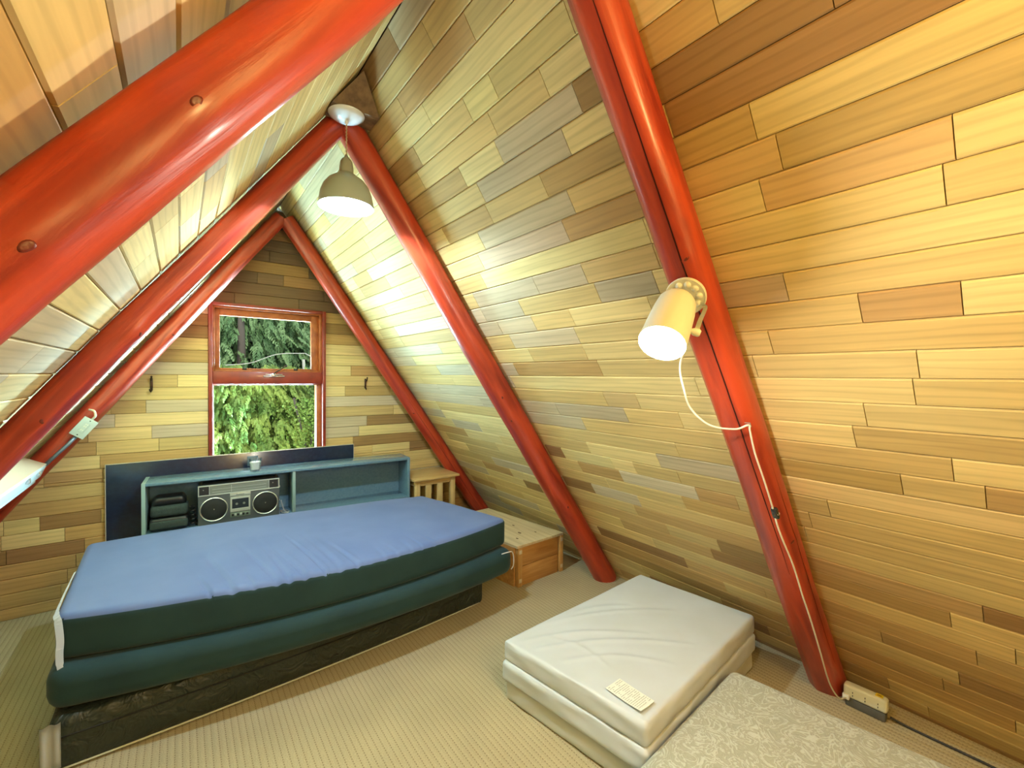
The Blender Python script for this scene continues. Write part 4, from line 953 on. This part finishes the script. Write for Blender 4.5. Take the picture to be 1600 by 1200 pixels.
def build_brocade_mattress():
    m = bpy.data.materials.new('ivory_brocade'); m.use_nodes = True; nt = m.node_tree; b = nt.nodes['Principled BSDF']
    tc = nt.nodes.new('ShaderNodeTexCoord'); n = nt.nodes.new('ShaderNodeTexNoise'); n.inputs['Scale'].default_value = 13; n.inputs['Detail'].default_value = 3; n.inputs['Distortion'].default_value = 3.2
    nt.links.new(tc.outputs['Object'], n.inputs['Vector']); w1 = nt.nodes.new('ShaderNodeMath'); w1.operation = 'MULTIPLY'; w1.inputs[1].default_value = 26; nt.links.new(n.outputs['Fac'], w1.inputs[0])
    w2 = nt.nodes.new('ShaderNodeMath'); w2.operation = 'SINE'; nt.links.new(w1.outputs[0], w2.inputs[0])
    r = nt.nodes.new('ShaderNodeValToRGB'); r.color_ramp.elements[0].position = 0.35; r.color_ramp.elements[1].position = 0.75; r.color_ramp.elements[0].color = (0.41, 0.43, 0.36, 1); r.color_ramp.elements[1].color = (0.57, 0.61, 0.56, 1)
    nt.links.new(w2.outputs[0], r.inputs['Fac']); nt.links.new(r.outputs['Color'], b.inputs['Base Color']); b.inputs['Roughness'].default_value = 0.5; b.inputs['Sheen Weight'].default_value = 0.3
    bu = nt.nodes.new('ShaderNodeBump'); bu.inputs['Strength'].default_value = 0.4; bu.inputs['Distance'].default_value = 0.003; nt.links.new(w2.outputs[0], bu.inputs['Height']); nt.links.new(bu.outputs['Normal'], b.inputs['Normal'])
    bm = rounded_box(1.0, 0.85, 0.2, 0.035, 60, 50, 10)
    quad_place(bm, 1.0, 0.85, (0.42, 0.06), (1.475, 0.13), (1.345, 0.965), (0.36, 0.885))
    for v in bm.verts: v.co.z += 0.004*noise.noise(v.co*4)
    o = new_obj('brocade_mattress', bm, m, smooth=True); tag(o, 'ivory brocade mattress with swirl pattern lying in front of the white folding mattress', 'mattress')
    o.data.transform(Matrix.Identity(4))
    for v in o.data.vertices:
        if v.co.z < 0: v.co.z = 0.0

# ------------------------------------------------------------------ lamps
def build_pendant():
    sh = mat('grey_green_enamel', (0.34, 0.38, 0.33), 0.35); inn = mat('white_enamel_inside', (0.85, 0.87, 0.85), 0.4); wh = mat('white_canopy', (0.70, 0.74, 0.82), 0.18, coat=0.5)
    sil = mat('pendant_socket', (0.30, 0.29, 0.22), 0.5); cordm = mat('twisted_tan_cord', (0.42, 0.28, 0.17), 0.7)
    bulb = mat('lit_bulb_cool', (1, 1, 1), 0.3, emit=(1.0, 0.99, 0.92, 60))
    x, y = -0.030, 2.055; zt = 2.6735
    t = thing('pendant_lamp', 'pendant lamp with grey green bell shade hanging lit from the ridge', 'lamp', (x, y, zt))
    bm = bmesh.new(); add_lathe(bm, [(0, -0.0), (0.074, -0.0), (0.078, -0.004), (0.076, -0.009), (0.060, -0.020), (0.035, -0.030), (0.012, -0.034), (0.008, -0.038), (0.008, -0.048), (0, -0.048)], 48); new_obj('canopy', bm, wh, t, smooth=True, angle=60)
    P = []
    for k in range(60): P.append((0.0015*cos(k*1.1), 0.0015*sin(k*1.1), -0.046-0.150*k/59))
    bm = bmesh.new(); add_tube(bm, P, 0.003, 7); 
    new_obj('cord', bm, cordm, t, smooth=True)
    zs = -0.196
    bm = bmesh.new(); add_lathe(bm, [(0, zs+0.014), (0.006, zs+0.012), (0.010, zs), (0.018, zs-0.006), (0.026, zs-0.018), (0.030, zs-0.045), (0.031, zs-0.075), (0.0, zs-0.075)], 32); new_obj('socket_cover', bm, sil, t, smooth=True, angle=50)
    out = [(0.030, zs-0.070), (0.050, zs-0.085), (0.078, zs-0.105), (0.098, zs-0.132), (0.110, zs-0.165), (0.117, zs-0.200), (0.120, zs-0.222)]
    inner = [(r-0.0025, z-0.0005) for r, z in reversed(out)]
    bm = bmesh.new(); add_lathe(bm, out, 56); add_lathe(bm, [(r, z) for r, z in inner], 56, mi=1)
    bmesh.ops.remove_doubles(bm, verts=bm.verts[:], dist=0.0001)
    add_lathe(bm, [(0.120, zs-0.222), (0.1175, zs-0.2225)], 56)
    new_obj('shade', bm, [sh, inn], t, smooth=True)
    bm = bmesh.new(); add_lathe(bm, [(0, zs-0.09), (0.014, zs-0.092), (0.018, zs-0.10), (0.028, zs-0.115), (0.030, zs-0.130), (0.024, zs-0.145), (0.012, zs-0.152), (0, zs-0.154)], 28); new_obj('bulb', bm, bulb, t, smooth=True)
    light('pendant_light', 'POINT', (x, y, zt+zs-0.182), 74, (0.70, 0.92, 1.0), shadow_soft_size=0.022)

def build_spot():
    wh = mat('white_painted_metal', (0.72, 0.72, 0.62), 0.4); bulb = mat('lit_flood_bulb', (1, 1, 1), 0.3, emit=(1.0, 0.98, 0.88, 45)); inn = mat('reflector_white', (0.9, 0.9, 0.85), 0.4)
    base = Vector((0.575, 0.715, 1.735))
    n = Vector((-0.80, -0.20, -0.56)).normalized()
    t = thing('spotlight_lamp', 'white spotlight lamp switched on, fixed to the right near rafter', 'lamp', tuple(base))
    t0 = Matrix.Translation(-base)
    pc = Vector((0.580, 0.748, 1.742))                       # plate centre on the pole front
    bm = bmesh.new(); Mx = t0 @ axis_matrix(pc, n)
    add_lathe(bm, [(0, -0.012), (0.058, -0.012), (0.060, -0.004), (0.058, 0.002), (0.052, 0.0), (0, 0.0)], 44, Mx); pl_ = new_obj('wall_plate', bm, wh, t, smooth=True, angle=40)
    bm = bmesh.new()
    for k in range(10):
        a = 2*pi*k/10; add_lathe(bm, [(0.011, -0.002), (0.010, 0.004), (0.006, 0.008), (0, 0.009)], 14, Mx @ Matrix.Translation((0.040*cos(a), 0.040*sin(a), 0)))
    new_obj('plate_boss', bm, wh, pl_, smooth=True)
    mouth = Vector((0.312, 0.644, 1.583)); back = Vector((0.430, 0.674, 1.712)); ax = (mouth-back).normalized(); L = (mouth-back).length
    Mh = t0 @ axis_matrix(back, ax)
    prof = [(0, 0.0), (0.022, 0.002), (0.040, 0.010), (0.049, 0.026), (0.053, 0.06), (0.056, 0.12), (0.0575, L-0.002), (0.0575, L), (0.0545, L), (0.053, L-0.03), (0.045, 0.04), (0.0, 0.03)]
    bm = bmesh.new(); add_lathe(bm, prof, 48, Mh); new_obj('lamp_housing', bm, wh, t, smooth=True, angle=45)
    bm = bmesh.new(); add_lathe(bm, [(0, L-0.085), (0.02, L-0.08), (0.040, L-0.045), (0.049, L-0.016), (0.047, L-0.002), (0.035, L+0.007), (0.018, L+0.011), (0, L+0.012)], 36, Mh); new_obj('bulb', bm, bulb, t, smooth=True)
    # bracket arm from the plate down the right side of the housing
    s = ax.cross(Vector((0, 0, 1))).normalized()
    view = (mouth-Vector((-0.6324, 0, 1.5))).normalized()
    side = ax.cross(view).normalized()
    if side.y > 0: side = -side
    piv = back+ax*0.105+side*0.064
    def strap(P, wv, th):
        bm = bmesh.new(); vs = []
        for p, tt, nn, bb in frames(smooth_path(P, 6)):
            vs.append((bm.verts.new(p-wv), bm.verts.new(p+wv)))
        for i in range(len(vs)-1): bm.faces.new((vs[i][0], vs[i][1], vs[i+1][1], vs[i+1][0]))
        bmesh.ops.solidify(bm, geom=bm.faces[:], thickness=th); bmesh.ops.transform(bm, matrix=t0, verts=bm.verts[:]); return bm
    wv = (side*0.6+ax.cross(side)*0.4).normalized()*0.0065
    new_obj('bracket_arm', strap([pc+n*0.004+side*0.02, pc+n*0.012+side*0.052, (pc+n*0.03+side*0.066), back+ax*0.06+side*0.068, piv+side*0.004], wv, 0.003), wh, t, smooth=True, angle=40)
    bm = bmesh.new(); add_tube(bm, [pc-n*0.002, pc+n*0.03, back+ax*0.02], 0.012, 12); bmesh.ops.transform(bm, matrix=t0, verts=bm.verts[:]); new_obj('swivel', bm, wh, t, smooth=True)
    bm = bmesh.new(); add_lathe(bm, [(0.004, -0.012), (0.010, -0.002), (0.010, 0.010), (0.007, 0.014), (0, 0.014)], 16, t0 @ axis_matrix(piv, side)); new_obj('pivot_knob', bm, wh, t, smooth=True, angle=40)
    lp = mouth+ax*0.03
    light('spotlight_glow', 'POINT', tuple(mouth+ax*0.05), 20, (1.0, 0.98, 0.82), shadow_soft_size=0.03)
    # cord with inline switch, pinned to the rafter
    wc = mat('white_cord', (0.72, 0.68, 0.58), 0.5)
    c1 = [back+ax*0.02+Vector((0.02, 0.02, -0.045)), Vector((0.50, 0.70, 1.60)), Vector((0.60, 0.775, 1.53)), Vector((0.62, 0.773, 1.465)), Vector((0.69, 0.79, 1.40)), Vector((0.76, 0.765, 1.345)), Vector((0.835, 0.718, 1.331)), Vector((0.868, 0.69, 1.345)),
          Vector((0.880, 0.690, 1.325)), Vector((0.93, 0.695, 1.245)), Vector((0.995, 0.692, 1.145)), Vector((1.062, 0.692, 1.045)), Vector((1.085, 0.692, 1.01))]
    t2 = thing('lamp_cord', 'white lamp cord with black inline switch hanging down the near right rafter', 'cord', (1.78, 0.70, 0))
    tt = Matrix.Translation((-1.78, -0.70, 0))
    c2 = [Vector((1.09, 0.692, 1.0)), Vector((1.105, 0.690, 0.965)), Vector((1.145, 0.685, 0.90)), Vector((1.215, 0.682, 0.81)), Vector((1.262, 0.682, 0.745)), Vector((1.325, 0.681, 0.645)), Vector((1.415, 0.680, 0.515)), Vector((1.515, 0.680, 0.36)), Vector((1.62, 0.682, 0.20)), Vector((1.685, 0.680, 0.115)), Vector((1.735, 0.668, 0.062)), Vector((1.79, 0.664, 0.045)), Vector((1.807, 0.663, 0.045))]
    for c in (c1, c2):
        bm = bmesh.new(); add_tube(bm, smooth_path(c, 8), 0.0032, 8); bmesh.ops.transform(bm, matrix=tt, verts=bm.verts[:]); new_obj('cable', bm, wc, t2, smooth=True)
    bk = mat('black_bakelite', (0.02, 0.02, 0.02), 0.25)
    bm = rounded_box(0.024, 0.016, 0.05, 0.007, 12, 12, 8)
    Mx = tt @ axis_matrix((1.072, 0.690, 1.035), (0.53, 0, -0.85)); 
    for v in bm.verts: v.co = Mx @ v.co
    sw = new_obj('inline_switch', bm, bk, t2, smooth=True)
    bm = bmesh.new(); add_lathe(bm, [(0.006, 0), (0.006, 0.004), (0, 0.004)], 12, tt @ axis_matrix((1.086, 0.682, 1.013), (-0.2, -1, -0.1))); new_obj('switch_button', bm, mat('silver_button', (0.7, 0.7, 0.7), 0.3, 0.8), sw)
    bm = bmesh.new(); add_tube(bm, [(0.868, 0.702, 1.352), (0.867, 0.684, 1.352), (0.875, 0.684, 1.340), (0.876, 0.702, 1.340)], 0.0016, 6); bmesh.ops.transform(bm, matrix=tt, verts=bm.verts[:]); new_obj('staple', bm, mat('steel_staple', (0.5, 0.5, 0.5), 0.3, 1), t2)
    bm = bmesh.new(); add_box(bm, 1.795, 1.812, 0.650, 0.676, 0.035, 0.058, 0.003); bmesh.ops.transform(bm, matrix=tt, verts=bm.verts[:]); new_obj('plug', bm, wc, t2, smooth=True, angle=40)

def build_power_block():
    wh = mat('ivory_plastic', (0.66, 0.66, 0.52), 0.4); gy = mat('dark_grey_base', (0.09, 0.09, 0.085), 0.6, bump=(200, .4, .001)); bk = mat('slot_black', (0.01, 0.01, 0.01), 0.6); ye = mat('yellow_sticker', (0.75, 0.55, 0.02), 0.5)
    t = thing('power_outlet_block', 'ivory multi socket block on grey base with yellow sticker, on carpet by the near rafter', 'power outlet', (1.835, 0.60, 0), radians(3))
    box_obj('base', -0.022, 0.020, -0.075, 0.070, 0.0, 0.040, gy, t, 0.006)
    b = box_obj('socket_body', -0.026, 0.022, -0.080, 0.078, 0.0405, 0.098, wh, t, 0.012, seg=4)
    for k in range(3):
        for dz in (0.0, 0.014): box_obj('socket_slot', -0.0268, -0.0258, 0.040-k*0.045, 0.043-k*0.045, 0.055+dz, 0.062+dz, bk, b, 0)
    st = box_obj('sticker', -0.012, 0.014, -0.062, -0.035, 0.0978, 0.0986, ye, t, 0)
    box_obj('sticker_mark', -0.004, 0.006, -0.056, -0.041, 0.0986, 0.0989, mat('sticker_print', (0.35, 0.20, 0.02), 0.6), st, 0)
    bm = bmesh.new(); add_tube(bm, smooth_path([(1.848, 0.515, 0.02), (1.86, 0.46, 0.008), (1.865, 0.38, 0.006), (1.87, 0.2, 0.006), (1.865, -0.2, 0.006)]), 0.005, 8)
    tag(new_obj('floor_cable', bm, mat('black_flex', (0.02, 0.022, 0.025), 0.4), smooth=True), 'black power cable running along the foot of the right wall from the ivory socket block', 'cable')

def build_left_electrics():
    gp = mat('pale_grey_plate', (0.45, 0.55, 0.55), 0.4); st = mat('galvanised_box', (0.40, 0.46, 0.52), 0.35, 0.6); iv = mat('ivory_socket', (0.72, 0.72, 0.60), 0.4); bk = mat('slot_dark', (0.02, 0.02, 0.02), 0.6)
    # socket box on the camera side of the far left rafter, long side along the rafter
    c = Vector((-1.093, 3.640, 1.168)); ax = Vector((WL, 0, H)).normalized(); nrm = Vector((0.0, -1, 0)); sd = ax.cross(nrm).normalized()
    t = thing('socket_box', 'surface mounted metal socket box on the dark red far left rafter', 'socket', tuple(c))
    R3 = Matrix((sd, ax, sd.cross(ax))).transposed().to_4x4()
    def bx(name, x0, x1, y0, y1, z0, z1, m, par, bev=0.002):
        return box_obj(name, x0, x1, y0, y1, z0, z1, m, par, bev, M4=R3)
    if (R3 @ Vector((0, 0, 1))).y > 0: sgn = -1
    else: sgn = 1
    def zz(a, b): return (a, b) if sgn > 0 else (-b, -a)
    z0, z1 = zz(-0.036, 0.0); bx('box', -0.034, 0.034, -0.056, 0.056, z0, z1, st, t, 0.003)
    z0, z1 = zz(0.0, 0.004); pl_ = bx('cover_plate', -0.037, 0.037, -0.060, 0.060, z0, z1, gp, t, 0.002)
    z0, z1 = zz(0.004, 0.007); so = bx('socket_face', -0.015, 0.015, -0.030, 0.030, z0, z1, gp, pl_, 0.002)
    z0, z1 = zz(0.007, 0.008)
    for y in (-0.018, 0.006, 0.02): bx('socket_slot', -0.006, -0.002, y, y+0.007, z0, z1, iv, so, 0); bx('socket_slot', 0.003, 0.007, y, y+0.007, z0, z1, iv, so, 0)
    for y in (-0.048, 0.048): bx('screw', -0.003, 0.003, y-0.003, y+0.003, *zz(0.004, 0.0055), bk, pl_, 0)
    # cable leaving the top and conduit going down to the strip housing
    bm = bmesh.new(); P = [c+ax*0.058+nrm*-0.015, c+ax*0.085+nrm*0.0+sd*-0.0, c+ax*0.11-sd*0.03*0+nrm*-0.0+Vector((-0.02, 0, 0.01)), c+ax*0.12+Vector((-0.05, 0.02, 0.01))]
    add_tube(bm, smooth_path(P), 0.006, 8); bmesh.ops.transform(bm, matrix=Matrix.Translation(-c), verts=bm.verts[:]); new_obj('cable', bm, mat('cream_cable', (0.66, 0.60, 0.48), 0.5), t, smooth=True)
    bm = bmesh.new(); add_tube(bm, [c-ax*0.054-nrm*0.02, c-ax*0.12-nrm*0.016, Vector((-1.262, 3.625, 0.955))], 0.010, 10); bmesh.ops.transform(bm, matrix=Matrix.Translation(-c), verts=bm.verts[:]); new_obj('conduit', bm, mat('blue_grey_conduit', (0.20, 0.27, 0.36), 0.35, 0.5), t, smooth=True)
    # long heater housing along the left slope
    be = mat('beige_enamel', (0.44, 0.34, 0.26), 0.5); wt = mat('white_enamel_cover', (0.40, 0.45, 0.46), 0.5)
    t = thing('strip_housing', 'long beige and white metal housing fixed along the left roof slope', 'metal housing', (-1.29, 3.0, 0.90))
    y0, y1 = 2.36-3.0, 3.60-3.0
    prof = [(-1.350, 1.030), (-1.243, 0.975), (-1.246, 0.958), (-1.268, 0.905), (-1.285, 0.895), (-1.405, 0.930)]
    pr = [(x+1.29, z-0.90) for x, z in prof]
    bm = bmesh.new(); a = [bm.verts.new((x, y0, z)) for x, z in pr]; b = [bm.verts.new((x, y1, z)) for x, z in pr]; bm.faces.new(a); bm.faces.new(list(reversed(b)))
    for i in range(len(pr)):
        j = (i+1) % len(pr); f = bm.faces.new((a[i], a[j], b[j], b[i])); f.material_index = 0 if i == 0 else 1
    bmesh.ops.recalc_face_normals(bm, faces=bm.faces[:]); hb = new_obj('body', bm, [be, wt], t)
    for y in (3.42, 3.22):
        bm = bmesh.new(); add_box(bm, -1.252+1.29, -1.240+1.29, y-3.0, y-3.0+0.035, 0.935-0.90, 0.960-0.90, 0.002); new_obj('clip', bm, mat('clip_chrome', (0.75, 0.78, 0.8), 0.2, 0.9), t)
    bm = bmesh.new(); add_box(bm, -1.30+1.29, -1.284+1.29, y0, y1-0.02, 0.878-0.90, 0.893-0.90, 0.002); new_obj('lower_flange', bm, wt, t)

def build_hooks():
    br = mat('dark_bronze', (0.05, 0.03, 0.022), 0.3, 0.8)
    for x, lab in ((-0.79, 'small dark coat hook on the window wall, left of the window'), (0.685, 'small dark coat hook on the window wall, right of the window')):
        t = thing('coat_hook', lab, 'hook', (x, YF, 1.42), 0, 'coat hooks on the window wall')
        bm = bmesh.new(); add_box(bm, -0.008, 0.008, -0.008, -0.0002, -0.042, 0.045, 0.003); new_obj('plate', bm, br, t, smooth=True, angle=35)
        bm = bmesh.new(); add_tube(bm, smooth_path([(0, -0.006, 0.028), (0, -0.03, 0.024), (0.002, -0.042, 0.036), (0.002, -0.046, 0.052)]), 0.0045, 8); add_lathe(bm, [(0, -0.008), (0.008, 0), (0, 0.008)], 10, Matrix.Translation((0.002, -0.046, 0.054))); new_obj('upper_hook', bm, br, t, smooth=True)
        bm = bmesh.new(); add_tube(bm, smooth_path([(0, -0.006, -0.02), (0, -0.02, -0.045), (-0.004, -0.036, -0.048), (-0.008, -0.042, -0.030)]), 0.0045, 8); new_obj('lower_hook', bm, br, t, smooth=True)

build_shell(); build_floor(); build_rafters(); build_ridge_block(); build_window(); build_outside()
build_bed(); build_headboard(); build_shelf(); build_radio(); build_shelf_items(); build_stand(); build_chest()
build_folding_mattress(); build_brocade_mattress(); build_pendant(); build_spot(); build_power_block(); build_left_electrics(); build_hooks()
